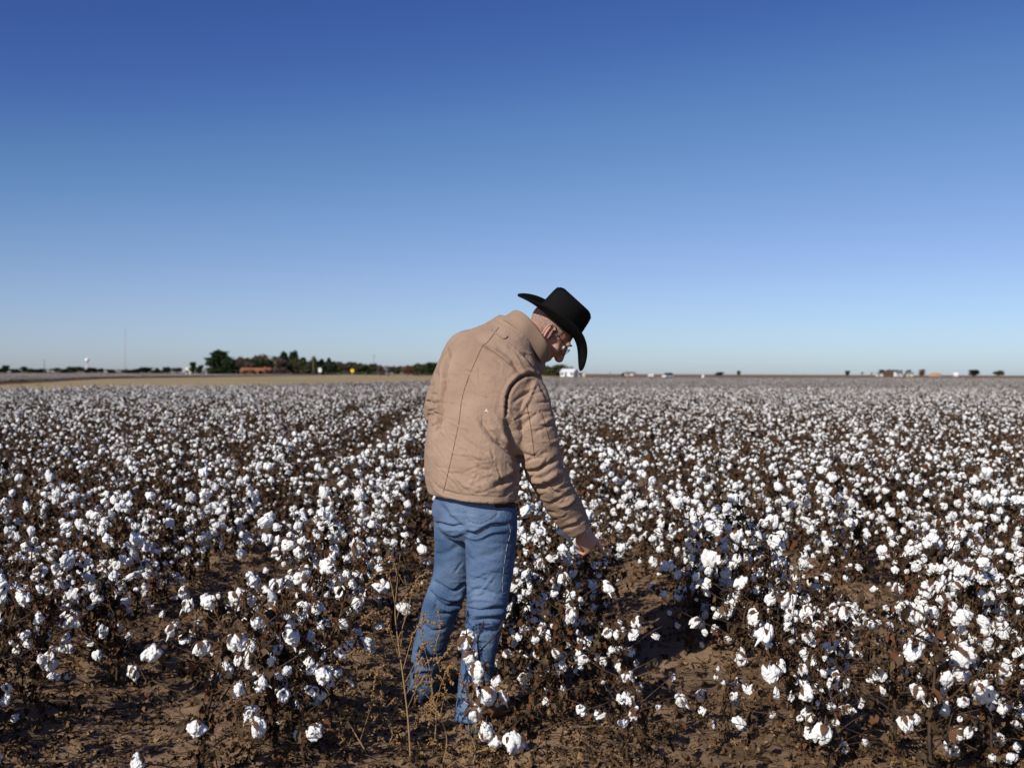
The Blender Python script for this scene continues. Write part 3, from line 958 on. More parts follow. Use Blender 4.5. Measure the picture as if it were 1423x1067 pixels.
seam(jk_bvh, [[(702, 578), (703, 550), (712, 533), (725, 522), (741, 519), (757, 526)]], 'seam', M_seam, jacket, 0.002, 0.0)
mb = MB()                                             # the little shoulder tab
q = on_cloth(jk_bvh, [(683, 459), (699, 471), (705, 468)], 0.003, 6)
fl = on_cloth(jk_bvh, [(672, 572), (676, 571)], 0.001, 4)
if len(q) >= 3:
    mb.tube(q, [0.0035] * len(q), 6)
    link('shoulder_tab', mb.mesh('shoulder_tab', M_tan2), jacket)
if len(fl) >= 2:
    mb = MB(); c = fl[len(fl) // 2]
    for k in range(5):
        mb.add(*ellipsoid(c + Vector((random.uniform(-.006, .006), 0, random.uniform(-.010, .008))), (0.0035, 0.001, 0.004), None, 1))
    link('pale_fleck', mb.mesh('pale_fleck', M_fleck), jacket)
# collar, turned up round the neck
co_f = Vector((0.515, 0.433, -0.74)).normalized()
co_r = co_f.cross(Vector((0, 0, 1))).normalized()
co_r = (co_r + Vector((0, 0, -0.22))).normalized(); co_r = (co_r - co_f * co_r.dot(co_f)).normalized()
co_a = co_r.cross(co_f).normalized()
c_top, c_bot = px(738, 466, 4.645), px(722, 481, 4.645)
mb = MB(); rws = []
for i, t in enumerate(np.linspace(0, 1, 6)):
    c = c_bot.lerp(c_top, t)
    row = []
    for a in np.linspace(rad(28), rad(332), 44):     # 0 is the throat
        fa, ra = math.cos(a), math.sin(a)
        lf_, lr_ = 0.140 - 0.012 * t, 0.094 - 0.004 * t
        wob = 0.004 * math.sin(a * 5 + t * 2)
        row.append(c + co_f * (fa * lf_) + co_r * (-ra * (lr_ + wob)) + co_a * (0.010 * (-fa) * t))
    rws.append(row)
vs = [p for r_ in rws for p in r_]
fs = [(i * 44 + j, i * 44 + j + 1, (i + 1) * 44 + j + 1, (i + 1) * 44 + j) for i in range(5) for j in range(43)]
mb.add(vs, fs)
col_o = place_mb(mb, 'collar', M_tan2, jacket)
sd = col_o.modifiers.new('cloth', 'SOLIDIFY'); sd.thickness = 0.007; sd.offset = 0
sb = col_o.modifiers.new('soft', 'SUBSURF'); sb.levels = 1; sb.render_levels = 1

# --- jeans
def hipring(u, v, d, a, b): return ring(px(u, v, d), hip_r, hip_f, a, b, 36, 2.2)
hips = loft([hipring(659, 655, 4.52, .170, .118), hipring(660, 685, 4.52, .178, .126), hipring(661, 710, 4.52, .182, .132), hipring(662, 732, 4.52, .176, .128), hipring(660, 748, 4.53, .13, .095)])
jn = fuse([hips, tube(*J(legR_j), 30, 4), tube(*J(legL_j), 30, 4), ellipsoid(px(684, 715, 4.455), (0.10, 0.10, 0.095)), ellipsoid(px(632, 708, 4.56), (0.095, 0.09, 0.09))], 0.0048, 3, 'jeans')
folds(jn, [
    ([(646, 738), (660, 742), (682, 731), (706, 730)], 4.5, -0.016), ([(648, 744), (664, 748), (684, 739), (704, 737)], 4, 0.008), ([(606, 726), (625, 731), (645, 730)], 4, -0.010),
    ([(612, 700), (625, 718), (642, 732)], 6, -0.006), ([(612, 735), (630, 742), (644, 738)], 5, 0.004),
    ([(603, 770), (620, 768), (640, 757)], 7, -0.004), ([(655, 775), (675, 772), (700, 762)], 8, -0.003), ([(660, 800), (680, 792), (702, 786)], 7, 0.003),
    ([(602, 806), (616, 816), (630, 822), (646, 812)], 4, -0.010), ([(600, 816), (614, 828), (632, 832), (645, 824)], 4, 0.008), ([(604, 832), (620, 842), (640, 838)], 4, -0.010),
    ([(612, 842), (628, 848), (640, 842)], 3.5, 0.006), ([(598, 820), (606, 836), (604, 850)], 4, -0.006), ([(606, 852), (622, 852), (636, 846)], 3.5, -0.006),
    ([(652, 822), (668, 818), (690, 826)], 5, -0.006), ([(650, 836), (668, 832), (696, 838)], 4, 0.005), ([(652, 846), (676, 845), (702, 844)], 3.5, -0.011),
    ([(652, 854), (680, 853), (704, 850)], 3.5, 0.008), ([(656, 862), (676, 860), (700, 858)], 3.5, -0.010), ([(650, 872), (670, 870), (694, 866)], 4, 0.005), ([(654, 884), (672, 878), (694, 876)], 4, -0.006),
    ([(646, 880), (660, 892), (680, 896)], 5, -0.004), ([(590, 868), (602, 876), (620, 872)], 4, -0.005), ([(576, 905), (590, 912), (612, 908)], 4, -0.004),
    ([(574, 922), (590, 916), (608, 912)], 4, -0.009), ([(572, 936), (588, 930), (606, 930)], 4, 0.007), ([(572, 944), (590, 946), (606, 942)], 3.5, -0.008),
    ([(636, 972), (655, 978), (678, 968)], 4, -0.009), ([(636, 984), (655, 990), (678, 980)], 4, 0.008), ([(636, 996), (650, 992), (680, 992)], 3.5, -0.009), ([(640, 940), (656, 948), (676, 940)], 5, -0.003)])
crinkle(jn, 5, 36, (604, 790, 715, 900), (14, 44), 0.08, (1.9, 3.4), (0.0015, 0.0042))
crinkle(jn, 6, 36, (575, 890, 690, 1000), (12, 34), 0.25, (1.9, 3.2), (0.0015, 0.004))
crinkle(jn, 7, 22, (606, 705, 715, 780), (14, 36), 0.2, (3, 5), (0.001, 0.0025))
folds(jn, [([(646, 700), (648, 722), (668, 728), (691, 715), (687, 702)], 2.2, -0.0035)])
def legmask(co):
    u, v = project(co)
    return np.clip((v - 740) / 60, 0.25, 1)
rumple(jn, 0.0020, 7, (0.8, 0.8, 2.0), legmask, 1.7)
rumple(jn, 0.0010, 22, (0.8, 0.8, 1.8), None, 5.7)
jeans = place(jn, 'jeans', M_denim)
jn_bvh = BVHTree.FromObject(jeans, bpy.context.evaluated_depsgraph_get())
seam(jn_bvh, [[(707, 728), (709, 740), (704, 762), (700, 790), (698, 812), (700, 832)], [(697, 845), (698, 856)], [(622, 694), (622, 706)]], 'stitching', M_stitch, jeans, 0.0011, 0.0004, 6)
seam(jn_bvh, [[(646, 700), (648, 721), (668, 727), (690, 715), (686, 702)], [(650, 714), (668, 720), (686, 710)]], 'back_pocket', M_stitch, jeans, 0.0009, 0.0004, 3)
seam(jn_bvh, [[(604, 696), (607, 710), (610, 720)]], 'seam', M_seam, jeans, 0.001, 0.0)
P = on_cloth(jn_bvh, [(688, 701.5), (703, 702), (716, 702.5)], 0.003, 20)
if len(P) > 3:
    mb = MB(); mb.tube(P, [(0.003, 0.011)] * len(P), 8, side=(0, 0, 1)); mb2 = MB()
    mb2.tube(P, [(0.011, 0.003)] * len(P), 10, side=(0, 0, 1))
    link('belt', mb2.mesh('belt', M_belt), jeans)

# --- boots
def boot(hx, hy, yaw):
    z0 = gz(hx, hy)
    f = Vector((math.sin(yaw), math.cos(yaw), 0)); s = Vector((f.y, -f.x, 0)); o = Vector((hx, hy, z0 + 0.008))
    rings_ = [(0.000, 0.030, 0.055, 0.045), (0.02, 0.038, 0.062, 0.055), (0.08, 0.040, 0.075, 0.07), (0.14, 0.042, 0.055, 0.06), (0.20, 0.049, 0.038, 0.045), (0.25, 0.045, 0.030, 0.035), (0.285, 0.030, 0.022, 0.024), (0.297, 0.012, 0.014, 0.012)]
    R_ = []
    for t, w, zc, hz in rings_:
        R_.append(ring(o + f * t + Vector((0, 0, zc * 0.55 + 0.03)), s, Vector((0, 0, 1)), w, hz * 0.72, 20, 2.4))
    shaft = tube([o + f * 0.058 + Vector((0, 0, 0.05)), o + f * 0.05 + Vector((0, 0, 0.11)), o + f * 0.045 + Vector((0, 0, 0.19))], [0.048, 0.047, 0.052], 20, 3)
    me = fuse([loft(R_), shaft], 0.005, 3, 'boot')
    b = place(me, 'boot', M_boot)
    out = [(-0.012, 0.0), (-0.006, 0.026), (0.03, 0.037), (0.09, 0.036), (0.15, 0.042), (0.21, 0.050), (0.26, 0.044), (0.29, 0.028), (0.303, 0.0)]
    pr = catmull(np.array(out), 3)
    loop = [(a, w) for a, w in pr] + [(a, -w) for a, w in pr[-2:0:-1]]
    mb = MB(); n = len(loop)
    lay = [[o + f * a + s * w + Vector((0, 0, z)) for a, w in loop] for z in (-0.012, 0.026)]
    mb.add(lay[0] + lay[1], [(i, (i + 1) % n, n + (i + 1) % n, n + i) for i in range(n)] + [tuple(range(n - 1, -1, -1)), tuple(range(n, 2 * n))])
    place_mb(mb, 'sole', M_sole, b, False)
bR = on_ground(655, 1024); boot(bR.x, bR.y, rad(32))
bL = on_ground(582, 977); boot(bL.x, bL.y, rad(30))

# --- short hair over the back and sides of the skull
v, f = ico(5)
keep = []
vv = v * np.array((0.0755, 0.0955, 0.0795)) + np.array((0, -0.004, 0.040))
def hairy(p):
    x, y, z = p
    if z < -0.042 + 0.25 * max(0, y + 0.02): return False
    return y < 0.028 - 0.3 * max(0, 0.03 - z) or z > 0.075
ok = [hairy(p) for p in vv]
mb = MB(); mb.add([head_m @ Vector(p) for p in vv], [t for t in f if all(ok[i] for i in t)])
place_mb(mb, 'hair', M_hair)

# --- glasses and eyes
mb = MB()
for s in (1, -1):
    mb.tube([HP(s * 0.081, -0.006, 0.024), HP(s * 0.080, 0.03, 0.026), HP(s * 0.070, 0.085, 0.027), HP(s * 0.060, 0.100, 0.025)], [0.0014] * 4, 6, 3)
    c = HP(s * 0.033, 0.103, 0.018)
    rim = [HP(s * 0.033 + 0.025 * math.cos(a), 0.103 - 0.10 * (0.025 * math.cos(a) * s) , 0.018 + 0.018 * math.sin(a)) for a in np.linspace(0, 6.283, 25)]
    mb.tube(rim, [0.0014] * 25, 6, cap=False)
mb.tube([HP(-0.009, 0.106, 0.024), HP(0, 0.110, 0.027), HP(0.009, 0.106, 0.024)], [0.0013] * 3, 6, 2)
gl = place_mb(mb, 'glasses', M_wire)
for s in (1, -1):
    mb = MB(); mb.add(*hell((s * 0.031, 0.078, 0.020), (0.0125, 0.0125, 0.0125)))
    place_mb(mb, 'eye', M_white)
    mb = MB(); mb.tube([HP(s * 0.016, 0.094, 0.046), HP(s * 0.034, 0.094, 0.050), HP(s * 0.050, 0.083, 0.045)], [0.003, 0.004, 0.002], 6, 3)
    place_mb(mb, 'eyebrow', M_hair)

# --- cowboy hat
hat_m = Matrix.Translation(px(775, 450, 4.735)) @ Matrix.Rotation(rad(-70), 4, 'Z') @ Matrix.Rotation(rad(-37.5), 4, 'X') @ Matrix.Rotation(rad(18), 4, 'Y')
hat = link('hat', None, man)
hat.matrix_local = inv @ hat_m
na = 72
A = np.linspace(0, 2 * np.pi, na, endpoint=False)
bw, bl = 0.084, 0.110
rws = []
for t in np.linspace(0, 1, 10):
    row = []
    for a in A:
        sx, cy = math.sin(a), math.cos(a)
        x = sx * (bw + (0.162 - bw) * t - 0.018 * t * t)
        y = cy * (bl + (0.212 - bl) * t)
        z = 0.046 * t ** 1.6 * abs(sx) ** 2.2
        z -= (0.092 if cy > 0 else 0.020) * t ** 1.7 * abs(cy) ** 3
        row.append((x, y, z + 0.002))
    rws.append(row)
mb = MB()
mb.add([p for r_ in rws for p in r_], [(i * na + j, i * na + (j + 1) % na, (i + 1) * na + (j + 1) % na, (i + 1) * na + j) for i in range(9) for j in range(na)])
br = mb.build('brim', M_hat, hat)
sd = br.modifiers.new('felt', 'SOLIDIFY'); sd.thickness = 0.0045; sd.offset = 0
rws = []
prof = [(z * 1.2, k) for z, k in ((0.0, 1.0), (0.02, 0.995), (0.05, 0.985), (0.08, 0.97), (0.098, 0.94), (0.108, 0.88), (0.112, 0.79), (0.110, 0.6), (0.106, 0.4), (0.104, 0.2), (0.103, 0.02))]
for z, k in prof:
    row = []
    for a in A:
        sx, cy = math.sin(a), math.cos(a)
        q = z / 0.112
        x = sx * bw * k * (1 - 0.10 * q)
        y = cy * bl * k * (1 - 0.05 * q) - 0.006 * q
        zz = z
        if k < 0.9:      # long crease down the middle of the top
            zz -= 0.026 * math.exp(-(x / 0.020) ** 2) * (0.4 + 0.6 * min(1, abs(y) / 0.05 if y < 0 else 1))
        # pinched front quarters
        dent = math.exp(-((y - 0.055) / 0.032) ** 2) * math.exp(-((z - 0.092) / 0.032) ** 2) * abs(sx) * (1 if k > 0.5 else 0)
        x *= 1 - 0.20 * dent
        zz += -0.004 * q + 0.008 * q * (-cy) * 0.2
        row.append((x, y, zz))
    rws.append(row)
mb = MB()
mb.add([p for r_ in rws for p in r_], [(i * na + j, i * na + (j + 1) % na, (i + 1) * na + (j + 1) % na, (i + 1) * na + j) for i in range(len(prof) - 1) for j in range(na)] + [tuple((len(prof) - 1) * na + j for j in range(na))])
mb.build('crown', M_hat, hat)
mb = MB(); rr_ = [[(math.sin(a) * (bw * 0.997 + 0.0016), math.cos(a) * (bl * 0.997 + 0.0016), z) for a in A] for z in (0.006, 0.024)]
mb.add(rr_[0] + rr_[1], [(j, (j + 1) % na, na + (j + 1) % na, na + j) for j in range(na)])
mb.build('hat_band', M_band, hat)
# ------------------------------------------------------------------ dry weeds beside the man's boots
def weed(name_label, base_uv, pts, branches, seed, thick=0.0036, heads=1.0):
    r = random.Random(seed)
    b = on_ground(*base_uv)
    b.z = gz(b.x, b.y)
    root = thing('dry_weed', name_label, 'weed', b, 0, 'dry weeds by the boots')
    d0 = (b - CAM).dot(c_f)
    P = [px(u, v, d0 + dd) - b for u, v, dd in pts]
    P[0].z = -0.02
    mb = MB(); mb.tube(P, [thick * (1 - 0.75 * i / (len(P) - 1)) for i in range(len(P))], 7, 4)
    mb.build('stem', M_weed, root)
    for pl in branches:
        Q = [px(u, v, d0 + dd) - b for u, v, dd in pl]
        mb = MB()
        C = catmull(np.array([list(q) for q in Q]), 8)
        mb.tube(C, [0.0017 * (1 - 0.6 * i / (len(C) - 1)) for i in range(len(C))], 5)
        o = mb.build('branch', M_weed, root)
        sb_ = MB()
        for i in range(int(len(C) * 2.2 * heads)):
            k = min(len(C) - 1, int((0.25 + 0.75 * r.random()) * len(C)))
            p = Vector(C[k]) + Vector((r.gauss(0, .0035), r.gauss(0, .0035), r.gauss(0, .0035)))
            v, f = ico(1)
            s = r.uniform(0.0018, 0.0038)
            sb_.add(v * np.array((s, s, s * r.uniform(1, 2.2))) @ np.array(rand_rot(r)).T + np.array(p), f)
        sb_.build('seed_head', M_seed, o)
weed('tall forked tan weed with drooping seed branches left of the jeans', (571, 1066), [(571, 1067, 0), (567, 1000, .0), (560, 940, .02), (553, 890, .03), (549, 850, .05), (552, 810, .06), (556, 770, .08)],
     [[(556, 915, .02), (545, 885, -.02), (536, 862, -.04), (520, 852, -.06), (505, 858, -.08)], [(553, 890, .03), (566, 850, .06), (575, 815, .06), (585, 800, .05), (598, 795, .04)],
      [(551, 860, .05), (560, 835, .08), (580, 815, .10), (596, 812, .10)], [(549, 840, .05), (540, 800, .05), (525, 795, .03), (512, 812, .02)], [(552, 800, .06), (545, 775, .05), (530, 782, .04)],
      [(556, 940, .02), (530, 925, -.05), (520, 950, -.06), (514, 985, -.06)], [(562, 950, .0), (580, 915, -.06), (592, 893, -.08), (604, 900, -.08), (612, 935, -.08)],
      [(564, 965, .0), (586, 930, -.1), (600, 916, -.1), (618, 926, -.1), (628, 950, -.1)], [(566, 985, 0), (582, 950, -.08), (596, 940, -.1), (600, 970, -.1), (596, 1010, -.1)], [(560, 930, .02), (575, 880, .04), (590, 862, .04), (606, 868, .03)]], 3)
weed('leaning broken tan weed stalk to the left of the forked weed', (516, 1062), [(516, 1066, 0), (500, 1030, 0), (482, 1000, .02), (465, 975, .03), (452, 955, .05)],
     [[(500, 1030, 0), (515, 985, -.03), (528, 960, -.04), (533, 980, -.04)], [(482, 1000, .02), (472, 985, 0), (478, 1030, -.02)], [(452, 955, .05), (470, 920, .05), (495, 905, .05), (520, 910, .05)], [(465, 975, .03), (440, 985, 0), (452, 1000, -.02)]], 4, 0.0035)
weed('wispy tan weed in front of the left jeans leg', (600, 1052), [(600, 1056, 0), (606, 1000, .02), (600, 950, .05), (603, 900, .06)],
     [[(604, 985, .02), (615, 945, .02), (628, 925, 0), (640, 940, -.02), (646, 970, -.03)], [(600, 950, .05), (588, 915, .05), (580, 930, .04), (576, 970, .03)], [(603, 905, .06), (612, 870, .06), (606, 845, .06)], [(602, 925, .05), (622, 905, .04), (630, 890, .04)],
      [(605, 1010, 0), (585, 990, -.04), (578, 1010, -.05)], [(600, 940, .05), (586, 880, .05), (590, 850, .05)]], 5, 0.003)
weed('low tangled tan weed behind the forked weed near the furrow', (556, 905), [(556, 906, 0), (560, 870, .02), (566, 830, .04), (562, 800, .06)],
     [[(560, 870, .02), (540, 845, 0), (530, 850, 0)], [(566, 830, .04), (580, 810, .03), (590, 822, .02)], [(562, 812, .05), (548, 790, .05), (538, 800, .04)], [(564, 845, .04), (585, 842, .06), (600, 852, .06)]], 6, 0.003)

rw = random.Random(91)
for k, (u, v) in enumerate(((470, 930), (500, 980), (535, 1005), (590, 1010), (545, 1055), (612, 1062), (480, 1050), (530, 930), (600, 905), (655, 1060))):
    up = [(u, v + 1, 0)]; x = u
    hh = rw.uniform(45, 95)
    for i in range(1, 5):
        x += rw.uniform(-9, 9); up.append((x, v - hh * i / 4, 0.02 * i * rw.uniform(-1, 1)))
    brs = []
    for i in range(rw.randint(6, 9)):
        j = rw.randint(1, 4); s_ = rw.choice((-1, 1)); a0_ = up[j]
        brs.append([a0_, (a0_[0] + s_ * rw.uniform(8, 16), a0_[1] - rw.uniform(4, 16), a0_[2] + rw.uniform(-.05, .05)), (a0_[0] + s_ * rw.uniform(18, 30), a0_[1] + rw.uniform(-14, 12), a0_[2] + rw.uniform(-.08, .08))])
    weed('small twiggy tan weed in the litter around the boots', (u, v), up, brs, 100 + k, 0.0026, 0.8)

# ------------------------------------------------------------------ the straggling plant in front of the right leg
rc = random.Random(8)
b0 = on_ground(690, 1052); b0.z = gz(b0.x, b0.y)
root = thing('cotton_plant', 'straggling cotton plant with bolls hanging in front of the right jeans leg', 'cotton plant', b0, 0, 'cotton plants standing in the field rows')
dd = (b0 - CAM).dot(c_f)
def LP(u, v, k=0.0): return px(u, v, dd + k) - b0
st, lf = MB(), MB()
st.tube([Vector((0, 0, -.04)), LP(686, 1010), LP(676, 965, .02), LP(668, 925, .03), LP(664, 890, .02), LP(672, 862, 0)], [.0065, .006, .005, .004, .003, .002], 7, 4)
for pl in ([(664, 890, .02), (657, 884, -.01), (652, 880, -.02)], [(668, 925, .03), (662, 912, 0), (659, 902, -.02)], [(676, 965, .02), (672, 952, -.02), (672, 948, -.03)], [(686, 1010, 0), (664, 985, -.03), (648, 975, -.04), (640, 966, -.03)], [(680, 985, 0), (700, 965, .03), (712, 950, .05)],
           [(688, 1020, 0), (676, 1008, -.04)], [(688, 1030, 0), (712, 1010, -.05), (722, 1000, -.06)], [(666, 905, .03), (690, 880, .05), (700, 862, .05)]):
    st.tube([LP(*q) for q in pl], [.003, .0025, .002, .0016][:len(pl)], 5, 3)
st.build('stem', M_stem, root)
for k in range(60):
    u, v = rc.choice([(676, 985), (690, 1010), (700, 1030), (668, 930), (712, 1000), (664, 960), (684, 1035)])
    leaf_into(lf, rc, LP(u + rc.uniform(-9, 9), v + rc.uniform(-9, 9), rc.uniform(-.04, .04)), Vector((rc.uniform(-1, 1), rc.uniform(-1, 1), rc.uniform(-1, .2))), rc.uniform(.016, .04))
lf.build('dry_leaves', M_leaf, root, False)
for u, v, k, s in ((648, 883, -.02, 1.0), (656, 905, -.02, .8), (661, 922, -.02, .95), (666, 936, -.02, .7), (672, 955, -.03, 1.05), (690, 966, .02, .75), (699, 962, .03, .7), (656, 982, -.05, .95), (676, 1003, -.05, .75), (671, 1012, -.06, .8), (692, 1020, -.05, .9), (716, 1020, -.06, 1.25), (724, 1036, -.05, .7)):
    b_ = link('boll', BOLL[rc.randrange(len(BOLL))], root)
    b_.location = LP(u, v, k); b_.scale = (s, s, s * 1.1); b_.rotation_euler = (rc.uniform(-.5, .5), rc.uniform(-.5, .5), rc.uniform(0, 6.28))
    link('bur', BUR[rc.randrange(len(BUR))], b_)

# ------------------------------------------------------------------ far trees
def crown_mesh(name, r, kind, m):
    """unit tree, height 1, spread about 1: many small leaf clumps through the crown"""
    mb = MB()
    n = {'evergreen': 3000, 'round': 2200, 'conifer': 1800, 'shrub': 2200, 'bare': 0}[kind]
    blobs = []
    if kind == 'evergreen':
        for i_ in range(30):
            z = 0.08 + 0.82 * i_ / 29; w = 0.5 * (1 - ((z - 0.30) / 0.72) ** 2 * (1 if z > .3 else 0.4)) ** 0.9
            a = r.uniform(0, 6.28); q = r.uniform(0.1, 0.55) * w
            blobs.append((Vector((math.cos(a) * q, math.sin(a) * q, z)), w * r.uniform(0.45, 0.66), r.uniform(0.08, 0.13)))
    elif kind == 'round':
        for _ in range(16):
            a = r.uniform(0, 6.28); q = r.uniform(0, 0.32); z = r.uniform(0.22, 0.86)
            blobs.append((Vector((math.cos(a) * q, math.sin(a) * q, z)), r.uniform(0.16, 0.26), r.uniform(0.11, 0.17)))
    elif kind == 'shrub':
        for _ in range(22):
            a = r.uniform(0, 6.28); q = r.uniform(0, 0.38); z = r.uniform(0.10, 0.86)
            blobs.append((Vector((math.cos(a) * q, math.sin(a) * q, z * (1 - q * .5))), r.uniform(0.14, 0.24), r.uniform(0.12, 0.2)))
    elif kind == 'conifer':
        for i in range(14):
            z = 0.06 + 0.9 * i / 13; w = 0.42 * (1 - z) + 0.03
            a = r.uniform(0, 6.28); q = r.uniform(0, 0.4) * w
            blobs.append((Vector((math.cos(a) * q, math.sin(a) * q, z)), w * r.uniform(0.7, 1.05), 0.07))
    for i in range(n):
        c, w, h = r.choice(blobs)
        d = Vector((r.gauss(0, 1), r.gauss(0, 1), r.gauss(0, 1))).normalized() * r.uniform(0.5, 1.08) * (1.0 if r.random() < .85 else 1.3)
        p = c + Vector((d.x * w, d.y * w, d.z * h))
        if p.z < 0.01: continue
        s = r.uniform(0.022, 0.046)
        M3 = rand_rot(r)
        mb.add([p + M3 @ Vector(q) * s for q in ((-1, -.6, 0), (1, -.7, .3), (.8, .9, 0), (-.7, .8, .4))], [(0, 1, 2, 3)])
    return mb.mesh(name, m, False) if n else None
def trunk_mesh(r, kind):
    mb = MB()
    if kind == 'bare':
        fine = MB()
        def grow(p, d, l, w, dep):
            e = p + d * l
            (mb if dep < 2 else fine).tube([p, p.lerp(e, .5) + Vector((r.gauss(0, .01), r.gauss(0, .01), 0)), e], [w, w * .8, w * .6], 5 if dep < 2 else 3)
            if dep > 4: return
            for _ in range(r.choice([2, 3, 3])):
                q = (d + Vector((r.gauss(0, .55), r.gauss(0, .55), r.gauss(0.12, .3)))).normalized()
                grow(e, q, l * r.uniform(.62, .85), max(w * .60, .0045), dep + 1)
        for _ in range(4):
            grow(Vector((r.uniform(-.04, .04), r.uniform(-.04, .04), 0)), Vector((r.gauss(0, .22), r.gauss(0, .22), 1)).normalized(), 0.24, 0.026, 0)
        return mb.mesh('trunk', M_bark), fine.mesh('crown', M_twig)
    mb.tube([(0, 0, -0.02), (0.01, 0, 0.25), (0, 0.01, 0.6), (0, 0, 0.85)], [0.035, 0.028, 0.018, 0.006], 7, 2)
    for k in range(6):
        a = r.uniform(0, 6.28); z = r.uniform(0.25, 0.6)
        mb.tube([(0, 0, z), (math.cos(a) * .14, math.sin(a) * .14, z + .12), (math.cos(a) * .26, math.sin(a) * .26, z + .2)], [0.012, 0.008, 0.003], 5)
    return mb.mesh('trunk', M_bark), None
TREES = {}
def tree_kind(key, kind, m, seed):
    r = random.Random(seed)
    tr, cr = trunk_mesh(r, kind)
    TREES[key] = (tr, cr or crown_mesh('crown', r, kind, m))
tree_kind('evergreen', 'evergreen', M_ever, 1); tree_kind('dark', 'round', M_ever, 2); tree_kind('dark2', 'round', M_ever, 12); tree_kind('olive', 'round', M_olive, 3)
tree_kind('olive2', 'shrub', M_olive, 4); tree_kind('brown', 'shrub', M_twig, 5); tree_kind('rust', 'round', M_rust, 6); tree_kind('conifer', 'conifer', M_ever, 7)
tree_kind('bare', 'bare', M_twig, 8); tree_kind('bare2', 'bare', M_twig, 9); tree_kind('scrub', 'shrub', M_ever, 10)
rt = random.Random(31)
def hz(u): return 516.7 + 0.00367 * u                # horizon row at column u
def tree(u, vtop, w, key, d, label, group):
    p = CAM + (c_f + c_r * ((u - PW / 2) / FP)) * d
    h = (hz(u) - vtop) * d / FP + EYE
    o = thing('tree', label, 'tree', (p.x, p.y, 0), rt.uniform(0, 6.28), group)
    wid = w * d / FP
    sx = {'conifer': 2.5, 'bare': 1.3, 'bare2': 1.3}.get(key, 1.3) * (1.25 if d > 1400 else 1)
    o.scale = (wid * sx, wid * sx, h * 1.03)
    tr, cr = TREES[key]
    link('trunk', tr, o); link('crown', cr, o)
    return o
GH = 'small trees along the far left horizon'
for u, vt, w, k, lab in [
    (2, 511.5, 12, 'scrub', 'low dark scrub at the left edge of the horizon'), (9, 508, 8, 'dark', 'round dark tree nearest the left end of the horizon'),
    (22, 512.3, 12, 'scrub', 'low scrub just right of the round dark end tree'), (34, 509.3, 9, 'dark2', 'small round dark tree left of the thin pole'),
    (46, 512, 13, 'olive2', 'low grey bush between the small round tree and the thin pole'), (58, 512, 11, 'scrub', 'low dark bush at the foot of the thin pole'),
    (70, 510.5, 9, 'bare', 'pale bare tree just right of the thin pole'), (79, 511, 8, 'olive', 'little grey-green tree left of the long dark clump'),
    (92, 512, 12, 'scrub', 'low dark scrub beginning the clump left of the water tower'), (103, 509.8, 14, 'dark', 'broad dark tree left of the water tower'),
    (112, 510.5, 8, 'olive', 'greyish tree close to the left of the water tower'), (122, 512.5, 6, 'scrub', 'tiny bush under the water tower'),
    (131, 510.8, 13, 'dark2', 'broad dark tree just right of the water tower'), (141, 512, 5, 'dark', 'narrow dark tree ending the clump right of the water tower'),
    (155, 513, 11, 'scrub', 'low scrub left of the tall radio mast'), (166, 511.3, 9, 'bare2', 'thin bare tree at the foot of the radio mast'),
    (178, 513, 12, 'olive2', 'low grey bush right of the radio mast'), (190, 512.3, 11, 'scrub', 'low dark bush before the broad clump right of the mast'),
    (203, 510.5, 17, 'dark', 'broad dark tree right of the radio mast'), (218, 511.8, 7, 'conifer', 'tiny pointed tree standing alone in a gap'),
    (232, 510, 13, 'dark2', 'dark rounded tree left of the cream hut'), (246, 511, 12, 'olive', 'grey-green tree touching the left of the cream hut')]:
    tree(u, vt, w, k, 1500, lab, GH)
GL = 'trees of the shelter belt'
